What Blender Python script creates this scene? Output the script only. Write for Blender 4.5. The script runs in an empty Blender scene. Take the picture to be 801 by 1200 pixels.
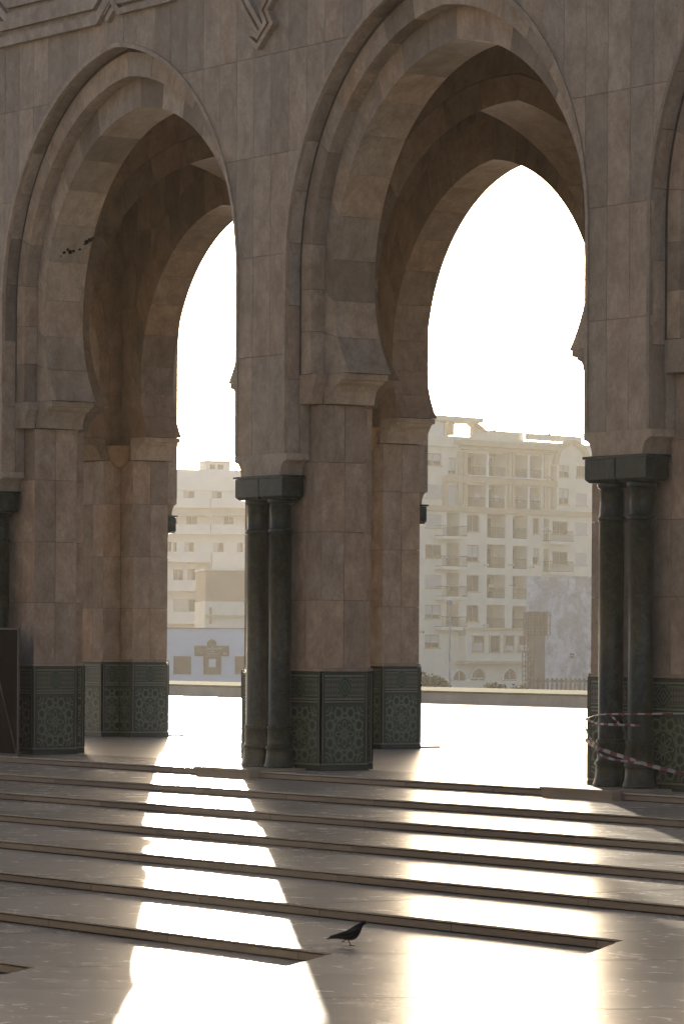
import bpy, bmesh, math, random
from mathutils import Vector, Matrix
rnd = random.Random(7)
SC = bpy.context.scene
COL = SC.collection
# ------------------------------------------------------------------ camera
F = 4350.0          # focal length in pixels of the 801 px wide photograph
HE = 1.944          # eye height above the arcade floor
HY = 748.0          # image row of the horizon
ROLL = 0.006
PSI = math.atan(F / 3050.0)
CP, SP = math.cos(PSI), math.sin(PSI)
RIGHT = Vector((CP, SP, 0)); FWD = Vector((-SP, CP, 0))
CAM = Vector((45.57, -30.46, HE))
cd = bpy.data.cameras.new('camera'); cam = bpy.data.objects.new('camera', cd); COL.objects.link(cam)
cd.sensor_fit = 'HORIZONTAL'; cd.sensor_width = 36.0; cd.lens = F / 801.0 * 36.0
cd.shift_y = (HY - 600.0) / 801.0; cd.clip_start = 0.5; cd.clip_end = 6000
cam.location = CAM
r_, u_, b_ = RIGHT, Vector((0, 0, 1)), -FWD
M = Matrix(((r_.x, u_.x, b_.x), (r_.y, u_.y, b_.y), (r_.z, u_.z, b_.z))).to_4x4()
cam.rotation_euler = (M @ Matrix.Rotation(ROLL, 4, 'Z')).to_euler()
SC.camera = cam
# ------------------------------------------------------------------ world and sun
SUN_AZ = (222 - 400) / F            # tangent of the bearing off the view axis
SUN_EL = math.radians(8.5)
sh = (RIGHT * SUN_AZ + FWD).normalized()
SDIR = Vector((sh.x * math.cos(SUN_EL), sh.y * math.cos(SUN_EL), math.sin(SUN_EL)))
w = bpy.data.worlds.new('World'); SC.world = w; w.use_nodes = True
wn = w.node_tree.nodes; wl = w.node_tree.links
sky = wn.new('ShaderNodeTexSky'); sky.sky_type = 'NISHITA'; sky.sun_disc = False
sky.sun_elevation = SUN_EL; sky.sun_rotation = math.atan2(sh.x, sh.y)
sky.air_density = 0.4; sky.dust_density = 1.8; sky.ozone_density = 0.0
wl.new(sky.outputs[0], wn['Background'].inputs[0]); wn['Background'].inputs[1].default_value = 0.145
ld = bpy.data.lights.new('sun', 'SUN'); ld.energy = 4.5; ld.angle = math.radians(0.55); ld.color = (1.0, 0.88, 0.70)
sun = bpy.data.objects.new('sun', ld); COL.objects.link(sun)
sun.rotation_euler = (-SDIR).to_track_quat('-Z', 'Y').to_euler(); sun.location = (0, 0, 40)
vs = SC.view_settings; vs.view_transform = 'Standard'; vs.look = 'None'; vs.exposure = 0.82; vs.gamma = 1.0
vs.use_curve_mapping = False
SC.render.engine = 'CYCLES'
cy = SC.cycles; cy.use_denoising = True; cy.max_bounces = 8; cy.diffuse_bounces = 5; cy.glossy_bounces = 4
cy.volume_bounces = 1; cy.sample_clamp_indirect = 8.0; cy.caustics_reflective = False; cy.caustics_refractive = False
try: cy.denoiser = 'OPENIMAGEDENOISE'
except Exception: pass

def pix(x, y, dep):
    """world point seen at photo pixel x, y at a distance dep along the view axis"""
    yh = HY + ROLL * (x - 400)
    p = CAM + RIGHT * ((x - 400) / F * dep) + FWD * dep
    return Vector((p.x, p.y, HE - (y - yh) * dep / F))
def pix_y(x, y, Y):
    """world point at pixel x, y on the vertical plane of constant Y (parallel to the arcade)"""
    d = (RIGHT * ((x - 400) / F) + FWD)
    return pix(x, y, (Y - CAM.y) / d.y)
def pix_z(x, y, z):
    yh = HY + ROLL * (x - 400)
    return pix(x, y, (HE - z) * F / (y - yh))

# ------------------------------------------------------------------ node helpers
def srgb(*c):
    return tuple((v / 255 / 12.92 if v / 255 <= 0.04045 else ((v / 255 + 0.055) / 1.055) ** 2.4) for v in c) + (1.0,)
class NT:
    def __init__(s, name):
        s.m = bpy.data.materials.new(name); s.m.use_nodes = True
        s.t = s.m.node_tree; s.n = s.t.nodes; s.b = s.n['Principled BSDF']
    def new(s, k, **kw):
        n = s.n.new('ShaderNode' + k)
        for a, v in kw.items(): setattr(n, a, v)
        return n
    def lk(s, a, b): s.t.links.new(a, b)
    def put(s, v, sock):
        if isinstance(v, (int, float, tuple, list)): sock.default_value = v
        else: s.lk(v, sock)
    def ma(s, op, a, b=0.0, c=None, clamp=False):
        n = s.new('Math', operation=op); n.use_clamp = clamp
        s.put(a, n.inputs[0]); s.put(b, n.inputs[1])
        if c is not None: s.put(c, n.inputs[2])
        return n.outputs[0]
    def mix(s, f, a, b, mode='MIX'):
        n = s.new('Mix', data_type='RGBA', blend_type=mode); s.put(f, n.inputs[0]); s.put(a, n.inputs[6]); s.put(b, n.inputs[7])
        return n.outputs[2]
    def ramp(s, f, pts):
        n = s.new('ValToRGB'); s.put(f, n.inputs[0]); cr = n.color_ramp
        while len(cr.elements) < len(pts): cr.elements.new(0.5)
        for e, (p, c) in zip(cr.elements, pts):
            e.position = p; e.color = c if len(c) == 4 else tuple(c) + (1,)
        return n.outputs[0]
    def noise(s, vec, scale, detail=6, rough=0.6, dist=0.0):
        n = s.new('TexNoise'); s.put(vec, n.inputs['Vector']); n.inputs['Scale'].default_value = scale
        n.inputs['Detail'].default_value = detail; n.inputs['Roughness'].default_value = rough; n.inputs['Distortion'].default_value = dist
        return n.outputs[0]
    def pos(s, scale=(1, 1, 1), shuffle=0.0):
        g = s.new('NewGeometry').outputs['Position']
        if shuffle:
            oi = s.new('ObjectInfo').outputs['Random']; cx = s.new('CombineXYZ')
            s.lk(s.ma('MULTIPLY', oi, shuffle), cx.inputs[0]); s.lk(s.ma('MULTIPLY', oi, shuffle * 1.7), cx.inputs[1]); s.lk(s.ma('MULTIPLY', oi, shuffle * 2.3), cx.inputs[2])
            va = s.new('VectorMath', operation='ADD'); s.lk(g, va.inputs[0]); s.lk(cx.outputs[0], va.inputs[1]); g = va.outputs[0]
        mp = s.new('VectorMath', operation='MULTIPLY'); s.lk(g, mp.inputs[0]); mp.inputs[1].default_value = scale
        return mp.outputs[0]
    def bump(s, h, strength=0.3, dist=0.01):
        n = s.new('Bump'); n.inputs['Strength'].default_value = strength; n.inputs['Distance'].default_value = dist
        s.lk(h, n.inputs['Height']); s.lk(n.outputs[0], s.b.inputs['Normal'])
    def done(s, col, rough=0.7, spec=0.5, metal=0.0):
        s.put(col, s.b.inputs['Base Color']); s.put(rough, s.b.inputs['Roughness'])
        s.b.inputs['Specular IOR Level'].default_value = spec; s.b.inputs['Metallic'].default_value = metal
        return s.m

MAT = {}
def stone(name, dark, mid, light, rough=0.6, spread=0.40, spec=0.3):
    t = NT(name)
    p = t.pos((1, 1, 1), 37.0); ps = t.pos((1.7, 1.7, 1.2), 37.0)
    cloud = t.noise(ps, 1.9, 9, 0.7, 0.35); fine = t.noise(p, 14, 8, 0.7); pit = t.noise(p, 46, 3, 0.6)
    v = t.ma('ADD', t.ma('MULTIPLY', cloud, 0.75), t.ma('MULTIPLY', fine, 0.25))
    c = t.ramp(v, [(0.34, dark), (0.5, mid), (0.66, light)])
    oi = t.new('ObjectInfo').outputs['Random']
    c = t.mix(1.0, c, t.ramp(oi, [(0.0, (1 - spread, 1 - spread * 1.06, 1 - spread * 1.1)), (0.3, (0.97, 0.98, 1.0)), (0.5, (1.0, 0.99, 0.98)), (0.72, (1.10, 1.0, 0.93)), (1.0, (1 + spread * 0.55,) * 3)]), 'MULTIPLY')
    vein = t.noise(t.pos((1.5, 1.5, 0.7), 53.0), 3.2, 9, 0.75, 1.6)
    vm = t.ramp(t.ma('ABSOLUTE', t.ma('SUBTRACT', vein, 0.5)), [(0.0, (1, 1, 1)), (0.035, (0, 0, 0))])
    c = t.mix(t.ma('MULTIPLY', vm, 0.32), c, (dark[0] * 0.6, dark[1] * 0.55, dark[2] * 0.5, 1))
    holes = t.ramp(pit, [(0.64, (0, 0, 0)), (0.72, (1, 1, 1))])
    c = t.mix(t.ma('MULTIPLY', holes, 0.6), c, (dark[0] * 0.45, dark[1] * 0.42, dark[2] * 0.4, 1))
    t.bump(t.ma('SUBTRACT', t.ma('MULTIPLY', fine, 0.6), holes), 0.25, 0.006)
    return t.done(c, t.ramp(fine, [(0.3, (rough - 0.1,) * 3), (0.7, (rough + 0.12,) * 3)]), spec)
MAT['stone'] = stone('travertine', (0.245, 0.202, 0.155), (0.355, 0.305, 0.245), (0.45, 0.395, 0.325), spread=0.22)
MAT['vous'] = stone('voussoir_travertine', (0.25, 0.205, 0.155), (0.365, 0.31, 0.245), (0.47, 0.41, 0.335), spread=0.38)
MAT['pier'] = stone('rose_travertine', (0.235, 0.18, 0.135), (0.35, 0.282, 0.222), (0.46, 0.385, 0.31), spread=0.26)
MAT['inner'] = stone('inner_travertine', (0.15, 0.108, 0.070), (0.235, 0.175, 0.118), (0.32, 0.25, 0.175), spread=0.25)  # travertine with a darkened colour that deepens the shade inside the vault
def plain(name, col, rough=0.7, spec=0.4, var=0.15, scale=3.0, metal=0.0):
    t = NT(name); n = t.noise(t.pos((1, 1, 1), 11.0), scale, 6, 0.65)
    c = t.mix(t.ramp(n, [(0.3, (0, 0, 0)), (0.7, (1, 1, 1))]), tuple(v * (1 - var) for v in col[:3]) + (1,), tuple(min(1, v * (1 + var)) for v in col[:3]) + (1,))
    return t.done(c, rough, spec, metal)
MAT['mortar'] = plain('mortar', (0.11, 0.09, 0.075), 0.9, 0.2)
MAT['strap'] = stone('carved_travertine', (0.25, 0.208, 0.16), (0.37, 0.315, 0.25), (0.48, 0.42, 0.345), spread=0.1)
def green_marble():
    t = NT('green_marble'); p = t.pos((1, 1, 0.6), 23.0)
    n = t.noise(p, 4, 9, 0.7, 1.2); f = t.noise(p, 22, 6, 0.7)
    c = t.ramp(t.ma('ADD', t.ma('MULTIPLY', n, 0.7), t.ma('MULTIPLY', f, 0.3)), [(0.32, (0.002, 0.0035, 0.0025)), (0.50, (0.005, 0.010, 0.0065)), (0.68, (0.028, 0.042, 0.028))])
    v = t.ramp(t.ma('ABSOLUTE', t.ma('SUBTRACT', t.noise(p, 2.6, 10, 0.8, 2.0), 0.5)), [(0.0, (1, 1, 1)), (0.02, (0, 0, 0))])
    c = t.mix(t.ma('MULTIPLY', v, 0.3), c, (0.11, 0.13, 0.095, 1))
    return t.done(c, 0.30, 0.3)
MAT['green'] = green_marble()
def floor_marble(name, base, rough, joint=None, axis=(0.7, 1.8, 1.0)):
    t = NT(name); p = t.pos(axis, 3.0); q = t.pos((1, 1, 1))
    n = t.noise(p, 1.6, 9, 0.68, 0.8); f = t.noise(q, 9, 7, 0.7); big = t.noise(q, 0.35, 4, 0.6)
    v = t.ma('ADD', t.ma('MULTIPLY', n, 0.6), t.ma('ADD', t.ma('MULTIPLY', f, 0.2), t.ma('MULTIPLY', big, 0.2)))
    c = t.ramp(v, [(0.3, tuple(b * 0.74 for b in base)), (0.5, base), (0.72, tuple(min(0.85, b * 1.06) for b in base))])
    oi = t.new('ObjectInfo').outputs['Random']
    c = t.mix(1.0, c, t.ramp(oi, [(0, (0.78, 0.77, 0.76)), (1, (1.14, 1.13, 1.10))]), 'MULTIPLY')
    scuff = t.noise(t.pos((0.9, 1.3, 1.0), 2.0), 2.3, 8, 0.75, 0.6)
    r = t.ramp(t.ma('ADD', t.ma('MULTIPLY', v, 0.5), t.ma('MULTIPLY', scuff, 0.5)), [(0.36, (rough + 0.07,) * 3), (0.52, (rough,) * 3), (0.66, (rough - 0.03,) * 3)])
    if joint:
        bk = t.new('TexBrick'); t.lk(q, bk.inputs['Vector']); bk.inputs['Scale'].default_value = 1.0
        bk.inputs['Mortar Size'].default_value = 0.006; bk.inputs['Brick Width'].default_value = joint; bk.inputs['Row Height'].default_value = joint * 0.6
        bk.inputs['Color1'].default_value = (1, 1, 1, 1); bk.inputs['Color2'].default_value = (0.88, 0.88, 0.88, 1); bk.inputs['Mortar'].default_value = (0.45, 0.43, 0.4, 1)
        c = t.mix(1.0, c, bk.outputs[0], 'MULTIPLY')
    t.bump(t.ma('ADD', t.ma('MULTIPLY', f, 0.5), n), 0.045, 0.003)
    return t.done(c, r, 0.5)
MAT['tread'] = floor_marble('step_marble', (0.44, 0.39, 0.32), 0.24)
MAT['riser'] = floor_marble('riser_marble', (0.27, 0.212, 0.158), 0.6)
MAT['paving'] = floor_marble('plaza_paving', (0.46, 0.42, 0.36), 0.30, joint=2.0, axis=(0.5, 1.4, 1))
# ---- glazed tile patterns
LT = (0.15, 0.175, 0.115, 1); DK = (0.007, 0.014, 0.009, 1); GR = (0.010, 0.034, 0.020, 1); BK = (0.005, 0.006, 0.005, 1); BL = (0.014, 0.036, 0.032, 1)
def tile_panel():
    t = NT('zellige_panel'); uv = t.new('UVMap').outputs[0]; s = t.new('SeparateXYZ'); t.lk(uv, s.inputs[0])
    X = t.ma('MULTIPLY', t.ma('SUBTRACT', t.ma('FRACT', s.outputs[0]), 0.5), 1.98); Y = t.ma('MULTIPLY', t.ma('SUBTRACT', t.ma('FRACT', s.outputs[1]), 0.5), 1.98)
    r = t.ma('SQRT', t.ma('ADD', t.ma('MULTIPLY', X, X), t.ma('MULTIPLY', Y, Y))); th = t.ma('ARCTAN2', Y, X)
    def fold(off=0.0):
        a = t.ma('SUBTRACT', t.ma('FRACT', t.ma('ADD', t.ma('DIVIDE', th, math.pi / 4), 8.5 + off)), 0.5)
        a = t.ma('MULTIPLY', a, math.pi / 4)
        return t.ma('MULTIPLY', r, t.ma('COSINE', a)), t.ma('ABSOLUTE', t.ma('MULTIPLY', r, t.ma('SINE', a)))
    ax, ay = fold(); bx, by = fold(0.5)
    def line(d, w): return t.ma('LESS_THAN', t.ma('ABSOLUTE', d), w)
    def dist(x, y, cx, cyy, sx=1.0, sy=1.0):
        a = t.ma('DIVIDE', t.ma('SUBTRACT', x, cx), sx); b = t.ma('DIVIDE', t.ma('SUBTRACT', y, cyy), sy)
        return t.ma('SQRT', t.ma('ADD', t.ma('MULTIPLY', a, a), t.ma('MULTIPLY', b, b)))
    L = line(t.ma('SUBTRACT', r, 0.055), 0.022)
    for d, ww in [(t.ma('SUBTRACT', dist(ax, ay, 0.29, 0.0, 1.0, 0.45), 0.15), 0.035), (t.ma('SUBTRACT', ax, 0.56), 0.018), (t.ma('SUBTRACT', bx, 0.52), 0.014),
                  (t.ma('SUBTRACT', dist(bx, by, 0.78, 0.0), 0.17), 0.026), (t.ma('SUBTRACT', dist(ax, ay, 0.84, 0.0), 0.13), 0.02),
                  (t.ma('SUBTRACT', t.ma('ADD', ax, t.ma('MULTIPLY', ay, 1.2)), 0.74), 0.016), (t.ma('SUBTRACT', t.ma('SUBTRACT', bx, t.ma('MULTIPLY', by, 1.6)), 0.98), 0.022)]:
        L = t.ma('MAXIMUM', L, line(d, ww))
    mx = t.ma('MAXIMUM', t.ma('ABSOLUTE', X), t.ma('ABSOLUTE', Y)); cxd = dist(t.ma('ABSOLUTE', X), t.ma('ABSOLUTE', Y), 0.93, 0.93)
    for rr in (0.16, 0.30): L = t.ma('MAXIMUM', L, line(t.ma('SUBTRACT', cxd, rr), 0.022))
    ex = dist(t.ma('ABSOLUTE', X), t.ma('ABSOLUTE', Y), 0.72, 0.72, 1.0, 1.0); L = t.ma('MAXIMUM', L, t.ma('LESS_THAN', ex, 0.045))
    D = t.ma('LESS_THAN', dist(ax, ay, 0.30, 0.0, 1.0, 0.45), 0.115)
    D = t.ma('MAXIMUM', D, t.ma('LESS_THAN', dist(bx, by, 0.78, 0.0), 0.085)); D = t.ma('MAXIMUM', D, t.ma('GREATER_THAN', mx, 0.95))
    n = t.noise(t.pos((1, 1, 1), 5.0), 30, 4, 0.6); n2 = t.noise(t.pos((1, 1, 1), 5.0), 4, 3, 0.6)
    c = t.mix(t.ramp(n2, [(0.35, (0, 0, 0)), (0.65, (1, 1, 1))]), GR, BL); c = t.mix(D, c, DK)
    L = t.ma('MULTIPLY', L, t.ma('LESS_THAN', mx, 0.955)); c = t.mix(t.ma('MULTIPLY', L, t.ramp(n, [(0.3, (0.55,) * 3), (0.6, (1,) * 3)])), c, LT)
    t.bump(t.ma('ADD', L, t.ma('MULTIPLY', n, 0.3)), 0.35, 0.004)
    return t.done(c, 0.34, 0.4)
def tile_frieze():
    t = NT('zellige_frieze'); uv = t.new('UVMap').outputs[0]; s = t.new('SeparateXYZ'); t.lk(uv, s.inputs[0])
    X = t.ma('MULTIPLY', t.ma('SUBTRACT', t.ma('FRACT', s.outputs[0]), 0.5), 2.0); Y = t.ma('MULTIPLY', t.ma('SUBTRACT', s.outputs[1], 0.5), 2.0)
    aX = t.ma('ABSOLUTE', X); aY = t.ma('ABSOLUTE', Y)
    # two cartouches of dots left and right of a crossed lozenge
    box = t.ma('MULTIPLY', t.ma('GREATER_THAN', aX, 0.28), t.ma('LESS_THAN', aY, 0.52))
    dx = t.ma('SUBTRACT', t.ma('FRACT', t.ma('MULTIPLY', aX, 8.0)), 0.5); dy = t.ma('SUBTRACT', t.ma('FRACT', t.ma('ADD', t.ma('MULTIPLY', Y, 2.6), 0.5)), 0.5)
    dots = t.ma('LESS_THAN', t.ma('ADD', t.ma('ABSOLUTE', dx), t.ma('ABSOLUTE', dy)), 0.30)
    cz = t.ma('ADD', t.ma('MULTIPLY', aX, 2.4), aY)
    cross = t.ma('LESS_THAN', t.ma('ABSOLUTE', t.ma('SUBTRACT', t.ma('FRACT', t.ma('MULTIPLY', cz, 2.6)), 0.5)), 0.17)
    cross = t.ma('MULTIPLY', cross, t.ma('LESS_THAN', aX, 0.28))
    bdot = t.ma('LESS_THAN', t.ma('ADD', t.ma('MULTIPLY', aX, 1.1), t.ma('ABSOLUTE', t.ma('SUBTRACT', aY, 0.62))), 0.10)
    base = t.mix(box, GR, (0.085, 0.095, 0.07, 1)); c = t.mix(t.ma('MULTIPLY', dots, box), base, BK); c = t.mix(cross, c, (0.09, 0.11, 0.085, 1)); c = t.mix(bdot, c, BK)
    ln = t.ma('LESS_THAN', t.ma('ABSOLUTE', t.ma('SUBTRACT', aY, 0.84)), 0.06); ln2 = t.ma('LESS_THAN', t.ma('ABSOLUTE', t.ma('SUBTRACT', aY, 0.60)), 0.03)
    fr = t.ma('MAXIMUM', ln, t.ma('MULTIPLY', ln2, t.ma('GREATER_THAN', aX, 0.2))); c = t.mix(fr, c, LT)
    c = t.mix(t.ma('GREATER_THAN', aY, 0.92), c, BK)
    n = t.noise(t.pos((1, 1, 1), 5.0), 34, 4, 0.6); c = t.mix(1.0, c, t.ramp(n, [(0.3, (0.7,) * 3), (0.7, (1.15,) * 3)]), 'MULTIPLY')
    t.bump(n, 0.2, 0.003)
    return t.done(c, 0.36, 0.4)
MAT['panel'] = tile_panel(); MAT['frieze'] = tile_frieze()
MAT['tile_dark'] = plain('dark_green_tile', (0.012, 0.022, 0.016), 0.35, 0.4, 0.4, 18)
MAT['tile_line'] = plain('pale_tile', (0.16, 0.17, 0.13), 0.4, 0.4, 0.25, 18)

# ------------------------------------------------------------------ mesh helpers
def mesh_obj(name, verts, faces, mat, parent=None, smooth=False, uvs=None):
    me = bpy.data.meshes.new(name); me.from_pydata([tuple(v) for v in verts], [], faces)
    bm = bmesh.new(); bm.from_mesh(me); bmesh.ops.recalc_face_normals(bm, faces=bm.faces); bm.to_mesh(me); bm.free()
    me.materials.append(MAT[mat] if isinstance(mat, str) else mat)
    if smooth:
        for p in me.polygons: p.use_smooth = True
    o = bpy.data.objects.new(name, me); COL.objects.link(o)
    if parent: o.parent = parent
    return o
class MB:
    """collects boxes and prisms that belong to ONE thing or part"""
    def __init__(s): s.v = []; s.f = []
    def box(s, x0, x1, y0, y1, z0, z1):
        b = len(s.v); s.v += [(x, y, z) for z in (z0, z1) for y in (y0, y1) for x in (x0, x1)]
        s.f += [tuple(b + i for i in q) for q in ((0, 1, 3, 2), (4, 6, 7, 5), (0, 4, 5, 1), (2, 3, 7, 6), (0, 2, 6, 4), (1, 5, 7, 3))]
    def hexa(s, pts):
        b = len(s.v); s.v += [tuple(p) for p in pts]
        s.f += [tuple(b + i for i in q) for q in ((0, 1, 2, 3), (4, 7, 6, 5), (0, 4, 5, 1), (1, 5, 6, 2), (2, 6, 7, 3), (3, 7, 4, 0))]
    def prism(s, poly, axis, a0, a1):
        """poly in the two other axes; axis 0/1/2 extruded a0..a1"""
        n = len(poly); b = len(s.v)
        for a in (a0, a1):
            for (p, q) in poly: s.v.append((a, p, q) if axis == 0 else (p, a, q) if axis == 1 else (p, q, a))
        s.f.append(tuple(b + i for i in range(n))); s.f.append(tuple(b + n + i for i in reversed(range(n))))
        for i in range(n): j = (i + 1) % n; s.f.append((b + i, b + j, b + n + j, b + n + i))
    def tube(s, pts, rad, seg=8):
        pts = [Vector(p) for p in pts]; rings = []
        for i, p in enumerate(pts):
            d = (pts[min(i + 1, len(pts) - 1)] - pts[max(i - 1, 0)]).normalized()
            a = d.cross(Vector((0, 0, 1)) if abs(d.z) < 0.9 else Vector((1, 0, 0))).normalized(); c = d.cross(a)
            rr = rad[i] if isinstance(rad, (list, tuple)) else rad
            b = len(s.v); s.v += [tuple(p + (a * math.cos(t) + c * math.sin(t)) * rr) for t in [2 * math.pi * k / seg for k in range(seg)]]
            rings.append(b)
        for b0, b1 in zip(rings, rings[1:]):
            for k in range(seg): j = (k + 1) % seg; s.f.append((b0 + k, b0 + j, b1 + j, b1 + k))
        s.f.append(tuple(rings[0] + k for k in range(seg))); s.f.append(tuple(rings[-1] + k for k in reversed(range(seg))))
    def lathe(s, prof, cx, cyy, seg=20):
        rings = []
        for (rr, z) in prof:
            b = len(s.v); s.v += [(cx + rr * math.cos(2 * math.pi * k / seg), cyy + rr * math.sin(2 * math.pi * k / seg), z) for k in range(seg)]; rings.append(b)
        for b0, b1 in zip(rings, rings[1:]):
            for k in range(seg): j = (k + 1) % seg; s.f.append((b0 + k, b0 + j, b1 + j, b1 + k))
        s.f.append(tuple(rings[0] + k for k in range(seg))); s.f.append(tuple(rings[-1] + k for k in reversed(range(seg))))
    def build(s, name, mat, parent=None, smooth=False): return mesh_obj(name, s.v, s.f, mat, parent, smooth)
def tag(o, label=None, cat=None, group=None, kind=None):
    if label: o['label'] = label
    if cat: o['category'] = cat
    if group: o['group'] = group
    if kind: o['kind'] = kind
    return o
def empty(name, loc=(0, 0, 0)):
    o = bpy.data.objects.new(name, None); COL.objects.link(o); o.location = loc; o.empty_display_size = 0.3
    return o
# a shared slab: unit box with a small bevel on its front edges, scaled per piece
_ub = MB(); _e = 0.012
_ub.box(-0.5, 0.5, -0.5, 0.5, -0.5, 0.5)
SLAB = {}
def slab_mesh(mat):
    if mat not in SLAB:
        me = bpy.data.meshes.new('slab'); me.from_pydata(_ub.v, [], _ub.f)
        bm = bmesh.new(); bm.from_mesh(me); bmesh.ops.recalc_face_normals(bm, faces=bm.faces); bm.to_mesh(me); bm.free()
        me.materials.append(MAT[mat]); SLAB[mat] = me
    return SLAB[mat]
def slab(name, mat, parent, x0, x1, y0, y1, z0, z1):
    o = bpy.data.objects.new(name, slab_mesh(mat)); COL.objects.link(o); o.parent = parent
    o.location = ((x0 + x1) / 2, (y0 + y1) / 2, (z0 + z1) / 2); o.scale = (abs(x1 - x0), abs(y1 - y0), abs(z1 - z0))
    return o

# ================================================================== THE SETTING
TREAD, RISE = 2.08, 0.10
def RY(k): return -0.45 if k == 0 else -0.82 - TREAD * k
LD = Vector((math.cos(math.radians(-51)), math.sin(math.radians(-51))))
def CC(k): return Vector((22.18 - 1.15 * (k - 5), RY(k)))
g = MB(); g.box(-1500, 1500, -1500, 1500, -3.2, -2.5)
tag(g.build('ground', plain('far_ground', (0.20, 0.18, 0.14), 0.9, 0.2, 0.3, 0.05)), kind='structure')
g = MB(); g.box(-220, 120, 1.3, 36.4, -1.6, 0.0)
tag(g.build('plaza', 'paving'), kind='structure')
g = MB(); g.box(-220, 120, 36.95, 43.5, -1.6, 0.33)
tl = NT('lawn_grass'); n_ = tl.noise(tl.pos((1, 1, 1)), 0.8, 6, 0.7)
MAT['lawn'] = tl.done(tl.ramp(n_, [(0.3, (0.05, 0.065, 0.02)), (0.6, (0.11, 0.12, 0.04)), (0.75, (0.18, 0.16, 0.08))]), 1.0, 0.02)
tag(g.build('lawn', 'lawn'), kind='structure')
g = MB(); g.box(-60, 70, -60, -18.5, -1.4, -0.98)
tag(g.build('court_floor', 'tread'), kind='structure')

# steps that descend from the arcade and turn a corner
NK = 10
for k in range(0, NK):
    z = -RISE * k
    par = tag(mesh_obj('step', [], [], 'riser'), kind='structure')
    core = MB()
    # outline of this tread: between edge k-1 (or the arcade) and edge k
    if k == 0:
        back = [Vector((-30, 1.3)), Vector((60, 1.3))]
    c1 = CC(k); c0 = CC(k - 1) if k else None
    # straight run along the arcade
    x = -26.0 + (0.7 * k) % 2.0
    i = 0
    while True:
        L_ = 2.0
        xa, xb = x, x + L_
        yb = RY(k - 1) if k else 1.3
        ya = RY(k)
        lim_f = c1.x; lim_b = c0.x if k else 60
        if xa > max(lim_f, lim_b) - 0.05: break
        g_ = 0.005
        if k == 0 and xa > 34: break
        fx0, fx1 = xa + g_, min(xb - g_, lim_f); bx0, bx1 = xa + g_, min(xb - g_, lim_b)
        if k == 0: fx1 = xb - g_; bx1 = fx1
        if fx1 > fx0 + 0.02 or bx1 > bx0 + 0.02:
            fx0 = min(fx0, fx1); bx0 = min(bx0, bx1)
            zt = z + rnd.uniform(-0.0012, 0.0012); ti = rnd.uniform(-0.0008, 0.0008)
            m = MB(); nose = 0.018
            top = [(fx0, ya - nose, zt + ti), (fx1, ya - nose, zt - ti), (bx1, yb - 0.004, zt - ti), (bx0, yb - 0.004, zt + ti)]
            m.hexa([(p[0], p[1], p[2] - 0.016) for p in top] + top)
            m.build('tread_slab', 'tread', par)
            if fx1 > fx0 + 0.02:
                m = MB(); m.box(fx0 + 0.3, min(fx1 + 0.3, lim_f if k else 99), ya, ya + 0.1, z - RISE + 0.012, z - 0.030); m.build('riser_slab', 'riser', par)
        x = xb
    # the run that turns towards the viewer
    if k >= 1:
        nrm = Vector((0.777, 0.629)) # towards the upper side
        wdt = abs((c0 - c1).dot(nrm))
        for j in range(16):
            s0, s1 = j * 2.0, j * 2.0 + 1.994
            a0 = c1 + LD * s0; a1 = c1 + LD * s1
            q0 = c0 + LD * s0; q1 = c0 + LD * s1
            zt = z + rnd.uniform(-0.0012, 0.0012)
            m = MB(); nz = nrm * -0.018
            top = [(a0.x + nz.x, a0.y + nz.y, zt), (a1.x + nz.x, a1.y + nz.y, zt), (q1.x - nrm.x * 0.004, q1.y - nrm.y * 0.004, zt), (q0.x - nrm.x * 0.004, q0.y - nrm.y * 0.004, zt)]
            m.hexa([(p[0], p[1], p[2] - 0.016) for p in top] + top); m.build('tread_slab', 'tread', par)
            m = MB(); t_ = nrm * 0.1
            bot = [(a0.x, a0.y), (a1.x, a1.y), (a1.x + t_.x, a1.y + t_.y), (a0.x + t_.x, a0.y + t_.y)]
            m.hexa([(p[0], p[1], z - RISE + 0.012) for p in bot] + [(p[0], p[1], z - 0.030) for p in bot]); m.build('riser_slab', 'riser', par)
    # bedding under the slabs
    cb = MB()
    if k == 0: cb.box(-26, 34, RY(0) + 0.12, 1.29, -0.6, -0.018)
    else:
        yb = RY(k - 1) + 0.12
        cb.hexa([(-26, RY(k) + 0.12, z - 0.4), (c1.x, RY(k) + 0.12, z - 0.4), (c0.x + 0.1, yb, z - 0.4), (-26, yb, z - 0.4),
                 (-26, RY(k) + 0.12, z - 0.018), (c1.x, RY(k) + 0.12, z - 0.018), (c0.x + 0.1, yb, z - 0.018), (-26, yb, z - 0.018)])
        e1 = c1 + LD * 32; e0 = c0 + LD * 32; o_ = nrm * 0.12
        cb.hexa([(p.x + o_.x, p.y + o_.y, z - 0.4) for p in (c1, e1, e0, c0)] + [(p.x + o_.x, p.y + o_.y, z - 0.018) for p in (c1, e1, e0, c0)])
    cb.build('bedding', 'mortar', par)
# upper terrace to the right of the steps
g = MB(); e = CC(0) + LD * 0; nrm = Vector((0.777, 0.629))
q = [CC(0), CC(0) + LD * 34, CC(0) + LD * 34 + nrm * 60, Vector((95, -0.45)), ]
g.hexa([(p.x, p.y, -0.5) for p in q] + [(p.x, p.y, -0.002) for p in q])
tag(g.build('terrace', 'tread'), kind='structure')

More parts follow.
